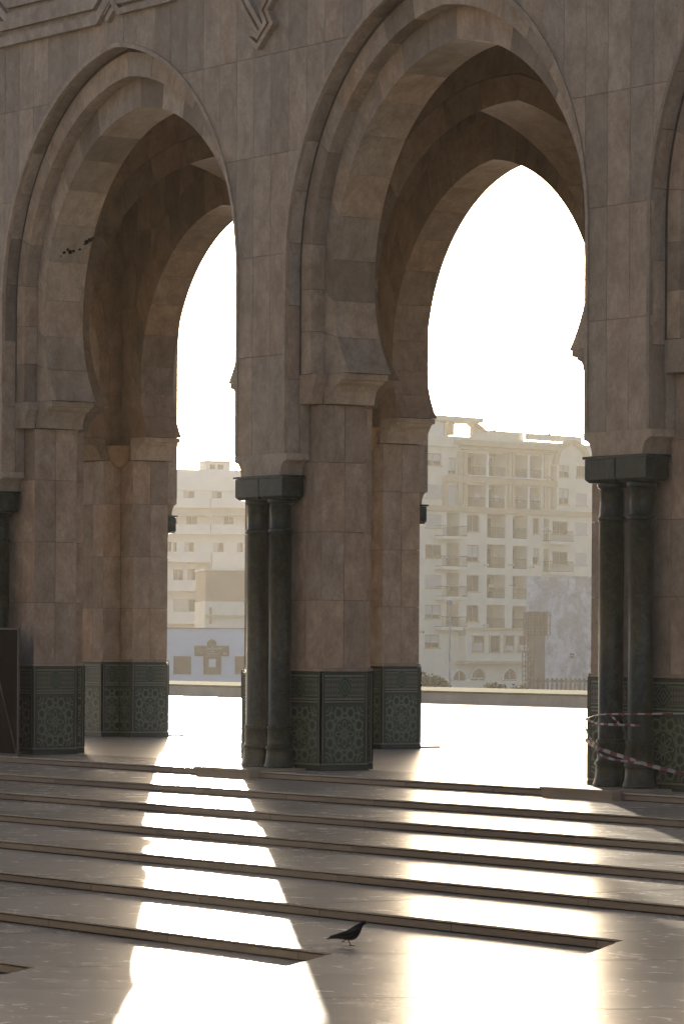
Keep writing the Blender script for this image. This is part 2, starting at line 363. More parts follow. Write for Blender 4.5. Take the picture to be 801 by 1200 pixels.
# ================================================================== THE ARCADE
BAY, ZC = 8.29, 7.35
DEPTH = 8.66
arcade = tag(empty('arcade'), 'arcade of pale travertine horseshoe arches on tiled piers with dark green columns', 'arcade')
def side(c, hw, za, zf, stilt, n, ZC=ZC):
    """points of the right half of an arch from foot to apex"""
    cc = ((za - ZC) ** 2 - hw * hw) / (2 * hw); R = hw + cc; t1 = math.acos(cc / R); s0 = 0.25; out = []
    for i in range(n + 1):
        s = i / n
        if s < s0:
            if stilt: p = (hw, zf + (ZC - zf) * s / s0)
            else:
                th = math.asin((zf - ZC) / R) * (1 - s / s0); p = (-cc + R * math.cos(th) - 0.13 * (1 - s / s0) ** 2.5, ZC + R * math.sin(th))
        else:
            th = t1 * (s - s0) / (1 - s0); p = (-cc + R * math.cos(th), ZC + R * math.sin(th))
        out.append(p)
    out[-1] = (0.0, za)
    return out
def arch_z(x, hw, za):
    """height of a stilted arch's curve over x; None beyond it"""
    if abs(x) >= hw: return -1e9
    cc = ((za - ZC) ** 2 - hw * hw) / (2 * hw); R = hw + cc
    return ZC + math.sqrt(max(0, R * R - (abs(x) + cc) ** 2))
def ring(cx, ins, outs, f0, f1, nv, name, mat, parent, detail=True, xf=None, gap=0.0035):
    """voussoirs between an inner and an outer curve, from depth f0 to f1; xf maps (x, depth, z) to the world"""
    n = len(ins) - 1; per = n // nv
    allm = MB()
    for sgn in (1, -1):
        cuts = [0]
        for v in range(1, nv): cuts.append(v * per)
        cuts.append(n)
        for a, b in zip(cuts, cuts[1:]):
            m = MB() if detail else allm
            base = len(m.v)
            idx = list(range(a, b + 1))
            for q, i in enumerate(idx):
                (xi, zi), (xo, zo) = ins[i], outs[i]
                if detail and q in (0, len(idx) - 1):      # leave a joint
                    j = idx[1] if q == 0 else idx[-2]
                    li = math.hypot(ins[j][0] - xi, ins[j][1] - zi) or 1; lo = math.hypot(outs[j][0] - xo, outs[j][1] - zo) or 1
                    xi += (ins[j][0] - xi) / li * gap; zi += (ins[j][1] - zi) / li * gap
                    xo += (outs[j][0] - xo) / lo * gap; zo += (outs[j][1] - zo) / lo * gap
                for (px, pz, f) in ((xi, zi, f0), (xo, zo, f0), (xo, zo, f1), (xi, zi, f1)):
                    m.v.append(xf(cx, sgn * px, f, pz))
            L = len(idx)
            for q in range(L - 1):
                o = base + q * 4
                for c in range(4): d = (c + 1) % 4; m.f.append((o + c, o + d, o + 4 + d, o + 4 + c))
            m.f.append(tuple(base + c for c in range(4))); m.f.append(tuple(base + (L - 1) * 4 + c for c in reversed(range(4))))
            if detail: m.build(name, mat, parent)
    if not detail: allm.build(name, mat, parent)
def XF_front(cx, x, f, z): return (cx + x, f, z)
def XF_back(cx, x, f, z): return (cx + x, DEPTH - f, z)
NS = 40
C_SOF = side(0, 2.98, 10.30, 5.80, False, NS, 7.15)
C_SOFB = side(0, 2.86, 10.02, 5.80, False, NS, 6.85)
C_SOFO = side(0, 3.20, 10.79, 5.80, True, NS)
C_O1 = side(0, 3.18, 10.76, 5.80, True, NS)
C_O1O = side(0, 3.43, 11.14, 5.80, True, NS)
C_A = side(0, 3.49, 11.20, 4.652, True, NS)
C_AO = side(0, 3.56, 11.28, 4.652, True, NS)
C_FI = side(0, 3.485, 11.195, 4.652, True, NS); C_FO = side(0, 3.545, 11.265, 4.652, True, NS)
COURSE = [4.65, 6.10, 7.58, 9.06, 10.54, 12.02, 13.5]
def core_wall(name, f0, f1, cx, xf, hw, za, zlow, ztop, halfpier, mat='mortar', parent=None):
    """solid wall of one bay, from pier centre to pier centre, with its arched hole"""
    m = MB(); xs = [-BAY / 2, -hw - 1e-4] + [-hw + 2 * hw * i / 44 for i in range(45)] + [hw + 1e-4, BAY / 2]
    for a, b in zip(xs, xs[1:]):
        if b - a < 1e-3: continue
        za_, zb_ = [max(zlow, arch_z(v, hw, za)) for v in (a, b)]
        if abs(a) > hw - 1e-6 and abs(b) > hw - 1e-6: za_ = zb_ = zlow
        if abs(a) >= hw and abs(b) < hw: za_ = max(ZC, zlow)
        pts = [xf(cx, a, f0, za_), xf(cx, b, f0, zb_), xf(cx, b, f1, zb_), xf(cx, a, f1, za_), xf(cx, a, f0, ztop), xf(cx, b, f0, ztop), xf(cx, b, f1, ztop), xf(cx, a, f1, ztop)]
        m.hexa(pts)
    return m.build(name, mat, parent)
def face_slabs(name, mat, parent, p0, p1, zs, wn, thick=0.03, gap=0.0035):
    """facing slabs on a vertical face from p0 to p1 (axis-aligned), outward side to the right of p0->p1"""
    d = Vector((p1[0] - p0[0], p1[1] - p0[1])); L = d.length; d /= L; o = Vector((d.y, -d.x))
    for z0, z1 in zip(zs, zs[1:]):
        n = wn
        for i in range(n):
            a = Vector(p0) + d * (L * i / n + gap); b = Vector(p0) + d * (L * (i + 1) / n - gap); c = b - o * thick
            jit = rnd.uniform(0, 0.0025)
            a2 = a - o * jit
            slab(name, mat, parent, min(a2.x, b.x - o.x * jit, c.x), max(a2.x, b.x - o.x * jit, c.x), min(a2.y, b.y - o.y * jit, c.y), max(a2.y, b.y - o.y * jit, c.y), z0 + gap, z1 - gap)
def uv_box(name, mat, parent, p0, p1, z0, z1, o, thick, u0, u1):
    """a thin box whose outward face carries uv; p0->p1 along the face"""
    p0 = Vector(p0); p1 = Vector(p1); q0 = p0 - o * thick; q1 = p1 - o * thick
    v = [(p0.x, p0.y, z0), (p1.x, p1.y, z0), (p1.x, p1.y, z1), (p0.x, p0.y, z1), (q0.x, q0.y, z0), (q1.x, q1.y, z0), (q1.x, q1.y, z1), (q0.x, q0.y, z1)]
    f = [(0, 1, 2, 3), (5, 4, 7, 6), (1, 5, 6, 2), (4, 0, 3, 7), (3, 2, 6, 7), (4, 5, 1, 0)]
    ob = mesh_obj(name, v, f, mat, parent); me = ob.data; ul = me.uv_layers.new(name='UVMap')
    uvm = {0: (u0, 0), 1: (u1, 0), 2: (u1, 1), 3: (u0, 1), 4: (u0, 0), 5: (u1, 0), 6: (u1, 1), 7: (u0, 1)}
    for lp in me.loops: ul.data[lp.index].uv = uvm[lp.vertex_index]
    return ob
def dado(parent, p0, p1, proud=0.03):
    d = Vector((p1[0] - p0[0], p1[1] - p0[1])); L = d.length; d /= L; o = Vector((d.y, -d.x))
    P = lambda s: Vector(p0) + d * s + o * proud
    th = proud + 0.01
    e = 0.045
    uv_box('skirting_tile', 'tile_dark', parent, P(-proud + 0.001), P(L + proud - 0.001), 0.0, 0.085, o, th, 0, 1)
    uv_box('pale_tile_band', 'tile_line', parent, P(-proud + 0.004), P(L + proud - 0.004), 0.087, 0.108, o, th, 0, 1)
    n = max(1, round(L / 0.86)); w_ = L / n
    for i in range(n):
        a, b = i * w_, (i + 1) * w_
        uw = min(1.0, (w_ - 2 * e) / 0.76) if n == 1 else 1.0
        if L > 0.7: uw = 1.0
        a0, b0 = a + e, b - e
        uv_box('tile_panel', 'panel', parent, P(a0), P(b0), 0.11, 0.965, o, th, 0.5 - uw / 2, 0.5 + uw / 2)
        uv_box('tile_frieze', 'frieze', parent, P(a0), P(b0), 1.02, 1.425, o, th, 0.5 - uw / 2, 0.5 + uw / 2)
        for s0, s1 in ((a - (proud if i == 0 else -0.002), a0 - 0.002), (b0 + 0.002, b + (proud if i == n - 1 else -0.002))):
            uv_box('tile_border', 'tile_dark', parent, P(s0), P(s1), 0.11, 1.425, o, th, 0, 1)
            sm = (s0 + s1) / 2
            uv_box('pale_tile_strip', 'tile_line', parent, P(sm - 0.006) + o * 0.004, P(sm + 0.006) + o * 0.004, 0.11, 1.425, o, th, 0, 1)
        uv_box('tile_border', 'tile_dark', parent, P(a0), P(b0), 0.968, 1.0, o, th, 0, 1)
        uv_box('pale_tile_strip', 'tile_line', parent, P(a0), P(b0), 1.002, 1.018, o, th, 0, 1)
    uv_box('tile_border', 'tile_dark', parent, P(-proud + 0.002), P(L + proud - 0.002), 1.428, 1.455, o, th, 0, 1)
    uv_box('dado_ledge', 'pier', parent, P(-proud + 0.006) - o * 0.012, P(L + proud - 0.006) - o * 0.012, 1.457, 1.50, o, th - 0.014, 0, 1)

def column(parent, cx, cyy):
    m = MB(); r0 = 0.165
    prof = [(0.228, 0.03), (0.232, 0.05), (0.228, 0.08), (0.215, 0.10), (0.203, 0.17), (0.195, 0.25), (0.192, 0.30), (0.21, 0.315), (0.21, 0.345), (0.185, 0.36), (0.178, 0.40), (0.178, 0.60),
            (0.19, 0.61), (0.19, 0.64), (r0, 0.655), (r0, 3.48), (r0 + 0.022, 3.50), (r0 + 0.022, 3.54), (r0 - 0.004, 3.56), (r0 - 0.004, 3.90), (r0 + 0.03, 3.93), (r0 + 0.03, 3.985)]
    m.lathe(prof, cx, cyy, 24); o = m.build('column', 'green', parent, smooth=True)
    for p in o.data.polygons:
        if abs(p.normal.z) > 0.7: p.use_smooth = False
    return o
def pier(px, back=False, detail=True, cols=True):
    mir = (lambda f: DEPTH - f) if back else (lambda f: f)
    # core, 3 cm inside the facing
    e = 0.034
    pl = [(-1.02 + e, 0.41 + e), (1.02 - e, 0.41 + e), (1.02 - e, 1.21 - e), (0.58 - e, 1.21 - e), (0.58 - e, 1.61 - e), (-0.58 + e, 1.61 - e), (-0.58 + e, 1.21 - e), (-1.02 + e, 1.21 - e)]
    m = MB(); m.prism([(px + a, mir(b)) for a, b in pl], 2, 0.0, 5.8)
    o = m.build('pier', 'mortar', arcade)
    zs = [1.50, 2.50, 3.50, 4.52, 5.36]
    P = lambda a, b: (px + a, mir(b))
    faces = [((-1.02, 0.41), (1.02, 0.41), 5), ((1.02, 0.41), (1.02, 1.21), 2), ((1.02, 1.21), (0.58, 1.21), 1), ((0.58, 1.21), (0.58, 1.61), 1), ((0.58, 1.61), (-0.58, 1.61), 3),
             ((-0.58, 1.61), (-0.58, 1.21), 1), ((-0.58, 1.21), (-1.02, 1.21), 1), ((-1.02, 1.21), (-1.02, 0.41), 2)]
    for a, b, n in faces:
        p0, p1 = P(*a), P(*b)
        if back: p0, p1 = p1, p0
        if detail:
            # what cannot be seen from the court or a step aside stays a plain sheet
            face_slabs('pier_slab', 'pier', o, p0, p1, zs, n); dado(o, p0, p1)
        else:
            d = Vector((p1[0] - p0[0], p1[1] - p0[1])).normalized(); oo = Vector((d.y, -d.x))
            uv_box('pier_facing', 'pier', o, Vector(p0), Vector(p1), 1.47, 5.36, oo, 0.03, 0, 1)
            uv_box('tile_panel', 'panel', o, Vector(p0) + oo * 0.04, Vector(p1) + oo * 0.04, 0, 1.47, oo, 0.07, 0, 1)
    # imposts under the feet of the arches
    for sg in (1, -1):
        prof = [(0.95, 5.37), (1.16, 5.37), (1.17, 5.46), (1.20, 5.55), (1.27, 5.625), (1.38, 5.665), (1.40, 5.70), (1.50, 5.715), (1.50, 5.795), (0.95, 5.795)]
        m = MB(); ya, yb = sorted((mir(0.445), mir(1.235))); m.prism([(px + sg * a, z) for a, z in prof], 1, ya, yb); m.build('impost', 'stone', o)
        prof = [(0.66, 5.37), (0.97, 5.37), (0.98, 5.46), (1.0, 5.55), (1.05, 5.63), (1.08, 5.66), (1.08, 5.795), (0.66, 5.795)]
        m = MB(); ya, yb = sorted((mir(0.235), mir(0.442))); m.prism([(px + sg * a, z) for a, z in prof], 1, ya, yb); m.build('impost', 'stone', o)
        # quarter bowls in the inner corners
        m = MB(); R = 0.36; cxx, cyy = px + sg * 0.58, mir(1.21); sy = -1 if back else 1
        for (rr, z) in [(0.02, 5.22), (0.10, 5.235), (0.19, 5.29), (0.27, 5.39), (0.32, 5.51), (0.34, 5.60), (R, 5.605), (R, 5.655)]:
            b = len(m.v)
            for q in range(9):
                a = math.pi / 2 * q / 8; m.v.append((cxx + sg * rr * math.cos(a), cyy + sy * rr * math.sin(a), z))
        for a in range(7):
            for q in range(8): m.f.append((a * 9 + q, a * 9 + q + 1, (a + 1) * 9 + q + 1, (a + 1) * 9 + q))
        b = len(m.v); m.v += [(cxx - sg * 0.02, cyy - sy * 0.02, 5.22), (cxx - sg * 0.02, cyy - sy * 0.02, 5.655)]
        m.f.append(tuple([b + 1] + [7 * 9 + q for q in range(9)])); m.f.append(tuple([b] + [q for q in range(9)]))
        m.build('bracket', 'bowl', o, smooth=True)
    m = MB(); ya, yb = sorted((mir(0.246), mir(0.40))); m.box(px - 0.688, px + 0.688, ya, yb, 4.655, 5.366); m.build('panel_return', 'stone', o)
    # stone block the wall panel ends in, with hollowed flanks, above the twin columns
    prof = [(0.69, 4.651), (0.69, 4.555), (0.672, 4.55)]
    for q in range(9):
        a = math.pi / 2 * q / 8; prof.append((0.665 - 0.15 * math.sin(a), 4.335 + 0.21 * math.cos(a)))
    poly = [(px + x, z) for x, z in prof] + [(px - x, z) for x, z in reversed(prof)]
    m = MB(); ya, yb = sorted((mir(0.001), mir(0.40))); m.prism(poly, 1, ya, yb); m.build('corbel', 'stone', o)
    if cols:
        for sx in (-0.30, 0.30): column(o, px + sx, mir(0.17))
        m = MB(); ya, yb = sorted((mir(-0.05), mir(0.36))); m.box(px - 0.65, px + 0.65, ya, yb, 4.296, 4.333); m.build('abacus', 'green', o)
        for x0, x1 in ((-0.62, -0.012), (0.012, 0.62)):
            m = MB(); ya, yb = sorted((mir(-0.03), mir(0.34)))
            m.hexa([(px + x0 + 0.05, ya + 0.04, 3.985), (px + x1 - 0.05, ya + 0.04, 3.985), (px + x1 - 0.05, yb - 0.02, 3.985), (px + x0 + 0.05, yb - 0.02, 3.985), (px + x0, ya, 4.03), (px + x1, ya, 4.03), (px + x1, yb, 4.03), (px + x0, yb, 4.03)])
            m.box(px + x0, px + x1, ya, yb, 4.031, 4.294); m.build('capital', 'green', o)
        if back: m = MB(); m.box(px - 0.72, px + 0.72, mir(0.36), mir(-0.3), 0.0, 0.032); m.build('plinth', 'riser', o)
        else:
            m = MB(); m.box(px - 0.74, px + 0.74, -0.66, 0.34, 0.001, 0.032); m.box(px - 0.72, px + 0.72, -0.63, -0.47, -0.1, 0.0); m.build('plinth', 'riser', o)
    return o
MAT['boarddark'] = plain('dark_board', (0.010, 0.007, 0.005), 0.9, 0.05, 0.3, 3)
MAT['bowl'] = stone('bracket_stone', (0.27, 0.175, 0.105), (0.37, 0.25, 0.155), (0.43, 0.30, 0.19), spread=0.1)

def facade_slabs(parent, cx_list, xf_back=False):
    """upright facing slabs in courses on the outer plane, cut along the arches"""
    for cx in cx_list:                       # one bay centre: the bay's 15 columns, plus the panel of 3 over its left pier
        cols = [(cx - BAY / 2 - 0.69 + 0.46 * i, cx - BAY / 2 - 0.69 + 0.46 * (i + 1)) for i in range(3)]
        n = 15; w_ = (BAY - 1.38) / n
        cols += [(cx - BAY / 2 + 0.69 + w_ * i, cx - BAY / 2 + 0.69 + w_ * (i + 1)) for i in range(n)]
        for (a, b) in cols:
            off = 0.0
            for z0, z1 in zip(COURSE, COURSE[1:]):
                A, B = a + 0.003, b - 0.003; Z0, Z1 = z0 + 0.003, z1 - 0.003
                yf = rnd.uniform(0.0, 0.0025)
                low = []
                N = 10
                for i in range(N + 1):
                    x = A + (B - A) * i / N; low.append((x, max(Z0, arch_z(x - cx, 3.50, 11.21) + 0.0)))
                if all(z <= Z0 + 1e-6 for x, z in low):
                    slab('facing_slab', 'stone', parent, A, B, yf, 0.04, Z0, Z1); continue
                # keep the sampled part that lies under the top edge, ending exactly where the curve meets it
                pts = []
                for (x, z), (x2, z2) in zip(low, low[1:]):
                    if z < Z1: pts.append((x, z))
                    if (z < Z1) != (z2 < Z1):
                        t = (Z1 - z) / (z2 - z); pts.append((x + t * (x2 - x), Z1))
                if low[-1][1] < Z1: pts.append(low[-1])
                if len(pts) < 2 or pts[-1][0] - pts[0][0] < 0.01: continue
                poly = pts[:]
                if pts[-1][1] < Z1 - 1e-6: poly.append((pts[-1][0], Z1))
                if pts[0][1] < Z1 - 1e-6: poly.append((pts[0][0], Z1))
                if len(poly) < 3: continue
                m = MB(); m.prism(poly, 1, yf, 0.04); m.build('facing_slab', 'stone', parent)

# --- front and back walls
PF = [-3, -2, -1, 0, 1, 2, 3]
for kk in PF:
    pier(kk * BAY, False, kk in (-1, 0, 1), True)
    pier(kk * BAY - 0.0, True, kk in (-2, -1), True)
for back in (False, True):
    xf = XF_back if back else XF_front
    for kk in PF[:-1]:
        cx = kk * BAY + BAY / 2
        det = (kk in (-1, 0, 1)) if not back else (kk in (-2, -1))
        wall = core_wall('back_wall' if back else 'front_wall', 0.045, 0.235, cx, xf, 3.55, 11.27, 4.66, 13.5, 0.69, 'mortar', arcade)
        # the panel core over each pier only reaches out to the reveal
        in_ = core_wall('inner_wall', 0.245, 1.18, cx, xf, 3.22, 10.82, 5.80, 13.5, 1.0, 'mortar', arcade)
        det_o = det and not back
        ring(cx, C_A, C_AO, 0.04, 0.243, 10, 'reveal_stone', 'vous', wall, det_o, xf)
        ring(cx, C_FI, C_FO, -0.022, 0.039, 10, 'fillet', 'stone', wall, False, xf)
        ring(cx, C_O1, C_O1O, 0.232, 0.47, 10, 'archivolt_stone', 'vous', wall, det_o, xf)
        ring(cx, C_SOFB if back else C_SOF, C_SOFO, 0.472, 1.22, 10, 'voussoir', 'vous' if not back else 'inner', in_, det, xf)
        if not det_o:
            m = MB()
            for x0, x1 in ((-BAY / 2, -3.5), (3.5, BAY / 2)): m.box(cx + x0, cx + x1, *sorted((xf(0, 0, 0.0, 0)[1], xf(0, 0, 0.044, 0)[1])), 4.65, 13.5)
            xs = [-3.5 + 7 * i / 40 for i in range(41)]
            for a, b in zip(xs, xs[1:]):
                z0, z1 = [max(ZC, arch_z(v * 0.99999, 3.5, 11.21)) for v in (a, b)]
                y0, y1 = sorted((xf(0, 0, 0.0, 0)[1], xf(0, 0, 0.044, 0)[1]))
                m.hexa([(cx + a, y0, z0), (cx + b, y0, z1), (cx + b, y1, z1), (cx + a, y1, z0), (cx + a, y0, 13.5), (cx + b, y0, 13.5), (cx + b, y1, 13.5), (cx + a, y1, 13.5)])
            m.build('wall_facing', 'stone', wall)
        else: facade_slabs(wall, [cx])
        # inside face of the wall, above the piers
        yi = xf(0, 0, 1.182, 0)[1]; yo = xf(0, 0, 1.21, 0)[1]
        y0, y1 = sorted((yi, yo))
        nx = 14
        for i in range(nx):
            a = -BAY / 2 + 0.58 + (BAY - 1.16) * i / nx + 0.003; b = -BAY / 2 + 0.58 + (BAY - 1.16) * (i + 1) / nx - 0.003
            for z0, z1 in ((5.37, 6.85), (6.85, 8.3), (8.3, 9.8), (9.8, 12.6)):
                low = [max(z0, arch_z(a + (b - a) * q / 6, 3.19, 10.78)) if abs(a + (b - a) * q / 6) < 3.19 else z0 for q in range(7)]
                low = [ZC if (abs(a + (b - a) * q / 6) < 3.19 and v < ZC) else v for q, v in enumerate(low)]
                if min(low) > z1 - 0.02: continue
                if max(abs(a), abs(b)) < 3.19 and z1 <= ZC: continue
                m = MB(); st = [(cx + a + (b - a) * q / 6, min(v, z1 - 0.004)) for q, v in enumerate(low)]
                m.prism(st + [(cx + b, z1 - 0.003), (cx + a, z1 - 0.003)], 1, y0, y1)
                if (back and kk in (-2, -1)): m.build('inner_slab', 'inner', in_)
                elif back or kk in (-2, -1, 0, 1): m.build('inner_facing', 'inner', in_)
# --- arches across the passage between bays
def XF_cross(px):
    def f(c, x, f_, z): return (px + f_, DEPTH / 2 + x, z)
    return f
C_T = side(0, 2.62, 10.2, 5.80, False, NS, 7.1); C_TO = side(0, 2.84, 10.6, 5.80, True, NS)
for kk in PF:
    px = kk * BAY; xf = XF_cross(px)
    m = MB(); H = (DEPTH / 2 - 1.20)
    HT = 2.84; xs = [-H, -HT - 0.02] + [-HT + 2 * HT * i / 36 for i in range(37)] + [HT + 0.02, H]
    for a, b in zip(xs, xs[1:]):
        za, zb = [max(5.4, arch_z(v, HT, 10.62)) for v in (a, b)]
        if abs(a) >= HT and abs(b) >= HT: za = zb = 5.37
        elif abs(a) >= HT: za = ZC
        elif abs(b) >= HT: zb = ZC
        m.hexa([xf(0, a, -0.58, za), xf(0, b, -0.58, zb), xf(0, b, 0.58, zb), xf(0, a, 0.58, za), xf(0, a, -0.58, 12.7), xf(0, b, -0.58, 12.7), xf(0, b, 0.58, 12.7), xf(0, a, 0.58, 12.7)])
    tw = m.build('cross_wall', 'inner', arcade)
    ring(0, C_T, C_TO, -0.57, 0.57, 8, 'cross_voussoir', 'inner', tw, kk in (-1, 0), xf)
    for s_ in (1, -1):
        prof = [(DEPTH / 2 - 1.61 + 0.1, 5.37), (2.66, 5.37), (2.62, 5.5), (2.48, 5.66), (2.34, 5.70), (2.34, 5.795), (2.85, 5.795)]
        m = MB(); m.prism([(DEPTH / 2 + s_ * a, z) for a, z in prof], 0, px - 0.6, px + 0.6); m.build('cross_impost', 'inner', tw)
m = MB(); m.box(PF[0] * BAY - 1, PF[-1] * BAY + 1, -0.0 + 0.05, DEPTH - 0.05, 12.72, 13.1); m.build('roof', 'inner', arcade)

# --- carved strapwork high on the wall
def strap(pts, wdt=0.20, h=0.05, close=False):
    P = [Vector((p[0], p[1])) for p in pts]; n = len(P); m = MB()
    def offs(o):
        out = []
        for i in range(n):
            d0 = (P[i] - P[i - 1]).normalized() if i > 0 else (P[1] - P[0]).normalized()
            d1 = (P[i + 1] - P[i]).normalized() if i < n - 1 else d0
            n0 = Vector((-d0.y, d0.x)); n1 = Vector((-d1.y, d1.x)); b = (n0 + n1).normalized(); out.append(P[i] + b * (o / max(0.35, b.dot(n0))))
        return out
    for o0, o1, hh in ((-wdt / 2, -wdt * 0.12, h), (-wdt * 0.12, wdt * 0.12, h * 0.12), (wdt * 0.12, wdt / 2, h)):
        A, B = offs(o0), offs(o1)
        for i in range(n - 1):
            m.hexa([(A[i].x, 0.004, A[i].y), (A[i + 1].x, 0.004, A[i + 1].y), (B[i + 1].x, 0.004, B[i + 1].y), (B[i].x, 0.004, B[i].y),
                    (A[i].x, -hh, A[i].y), (A[i + 1].x, -hh, A[i + 1].y), (B[i + 1].x, -hh, B[i + 1].y), (B[i].x, -hh, B[i].y)])
    return m.build('strapwork', 'strap', arcade)
def S(*pp): return [(lambda v: (v.x, v.z))(pix_y(x, y, 0.0)) for x, y in pp]
strap(S((-16, 22), (0, 41), (111, 14), (130, -20)), 0.42, 0.10)
strap(S((-16, -16), (8, 13), (98, -9), (105, -28)), 0.34, 0.09)
strap(S((122, 20), (137, -6), (142, -30)), 0.24, 0.08)
strap(S((128, -14), (140, 7), (199, -8), (215, -30)), 0.26, 0.095)
strap(S((274, -24), (288, 8), (304, 36)), 0.22, 0.085)
strap(S((326, -24), (309, 12), (315, 27), (302, 49), (293, 41)), 0.20, 0.095)

# flaked dark marks on the soffit of the first arch
for (x, y, r0) in ((72, 296, 0.05), (76, 292, 0.06), (79, 295, 0.07), (83, 294, 0.05), (90, 292, 0.05), (96, 286, 0.04), (99, 283, 0.08), (102, 281, 0.07), (105, 279, 0.05), (68, 300, 0.03)):
    hw_, za_ = 2.98, 10.30; c_ = ((za_ - 7.15) ** 2 - hw_ * hw_) / (2 * hw_); R_ = hw_ + c_; X_ = -7.0
    for _ in range(6):
        d_ = RIGHT * ((x - 400) / F) + FWD; dep_ = (X_ - CAM.x) / d_.x; P_ = pix(x, y, dep_); xs_ = -c_ + math.sqrt(R_ * R_ - (P_.z - 7.15) ** 2); X_ = -BAY / 2 - xs_
    r0 *= 0.7; n_ = rnd.randint(7, 10); m = MB(); tilt = -(P_.z - 7.15) / R_ * -1
    ring_ = [(r0 * rnd.uniform(0.45, 1.1) * math.cos(2 * math.pi * q / n_), r0 * 0.8 * rnd.uniform(0.45, 1.1) * math.sin(2 * math.pi * q / n_)) for q in range(n_)]
    b = len(m.v); m.v += [(X_ + 0.004 + b_ * tilt, P_.y + a_, P_.z + b_) for a_, b_ in ring_] + [(X_ - 0.02 + b_ * tilt, P_.y + a_, P_.z + b_) for a_, b_ in ring_]
    m.f.append(tuple(range(n_))); m.f.append(tuple(n_ + q for q in reversed(range(n_)))); m.f += [(q, (q + 1) % n_, n_ + (q + 1) % n_, n_ + q) for q in range(n_)]
    m.build('flaked_patch', 'boarddark', arcade)

# ================================================================== BEYOND THE PLAZA
m = MB(); m.box(-220, 120, 36.4, 36.9, -1.6, 0.31); lw = m.build('low_wall', plain('low_wall_stone', (0.50, 0.44, 0.36), 0.9, 0.1, 0.25, 0.8))
tag(lw, 'long low stone wall along the far edge of the plaza', 'wall')
m = MB(); m.box(-220, 120, 36.36, 36.94, 0.312, 0.37); m.build('coping', plain('coping_stone', (0.20, 0.19, 0.10), 1.0, 0.02, 0.3, 1.5), lw)

ZB = -2.5
class Fac:
    """a facade seen at pixel x0 at distance D, turned by alpha; parts are built in its own metres"""
    def __init__(s, name, x0, D, alpha, label, cat):
        s.x0, s.D, s.a = x0, D, alpha; s.l0 = (x0 - 400) / F * D
        u = RIGHT * math.cos(alpha) + FWD * math.sin(alpha); p = CAM + RIGHT * s.l0 + FWD * D
        s.e = tag(empty(name, (p.x, p.y, ZB)), label, cat); s.e.rotation_euler = (0, 0, math.atan2(u.y, u.x))
    def u(s, x):
        t = (x - 400) / F
        return (t * s.D - s.l0) / (math.cos(s.a) - t * math.sin(s.a))
    def z(s, x, y):
        d = s.D + s.u(x) * math.sin(s.a)
        return HE - (y - HY - ROLL * (x - 400)) * d / F - ZB
    def rect(s, x0, x1, y0, y1):
        xm = (x0 + x1) / 2
        return (s.u(x0), s.u(x1), s.z(xm, y1), s.z(xm, y0))
    def box(s, name, mat, x0, x1, y0, y1, out0, out1, parent=None):
        a, b, c, d = s.rect(x0, x1, y0, y1); m = MB(); m.box(a, b, -out1, -out0, c, d)
        return m.build(name, mat, parent or s.e)
def holes_wall(name, u0, u1, z0, z1, holes, mat, parent, y=0.0):
    """front sheet of a facade with recessed openings; holes = (u0, u1, z0, z1, depth)"""
    us = sorted(set([u0, u1] + [h[0] for h in holes] + [h[1] for h in holes])); zs = sorted(set([z0, z1] + [h[2] for h in holes] + [h[3] for h in holes]))
    us = [v for v in us if u0 <= v <= u1]; zs = [v for v in zs if z0 <= v <= z1]
    V = []; Fc = []
    def q(*p): b = len(V); V.extend(p); Fc.append(tuple(range(b, b + 4)))
    for a, b in zip(us, us[1:]):
        for c, d in zip(zs, zs[1:]):
            um, zm = (a + b) / 2, (c + d) / 2
            if any(h[0] < um < h[1] and h[2] < zm < h[3] for h in holes): continue
            q((a, y, c), (b, y, c), (b, y, d), (a, y, d))
    for a, b, c, d, dp in holes:
        q((a, y, c), (a, y, d), (a, y + dp, d), (a, y + dp, c)); q((b, y, c), (b, y + dp, c), (b, y + dp, d), (b, y, d))
        q((a, y, c), (a, y + dp, c), (b, y + dp, c), (b, y, c)); q((a, y, d), (b, y, d), (b, y + dp, d), (a, y + dp, d))
    me = bpy.data.meshes.new(name); me.from_pydata(V, [], Fc); me.materials.append(MAT[mat]); o = bpy.data.objects.new(name, me); COL.objects.link(o); o.parent = parent
    return o
MAT['cream'] = plain('cream_render', (0.76, 0.71, 0.58), 0.85, 0.25, 0.08, 0.6)
MAT['trim'] = plain('ochre_trim', (0.52, 0.43, 0.28), 0.85, 0.25, 0.1, 0.8)
MAT['white'] = plain('white_render', (0.80, 0.78, 0.73), 0.85, 0.25, 0.06, 0.5)
MAT['shutter'] = plain('pale_shutter', (0.48, 0.48, 0.46), 0.7, 0.3, 0.08, 2)
MAT['rail'] = plain('railing_metal', (0.05, 0.05, 0.05), 0.6, 0.3, 0.1, 2)
MAT['winframe'] = plain('window_frame', (0.30, 0.26, 0.20), 0.6, 0.3, 0.1, 2)
MAT['dark'] = plain('dim_room', (0.07, 0.06, 0.05), 0.9, 0.2, 0.2, 1)
tg = NT('window_glass'); MAT['glass'] = tg.done((0.035, 0.033, 0.028, 1), 0.35, 0.35)
MAT['loggia'] = plain('loggia_wall', (0.34, 0.29, 0.21), 0.85, 0.25, 0.1, 0.8)

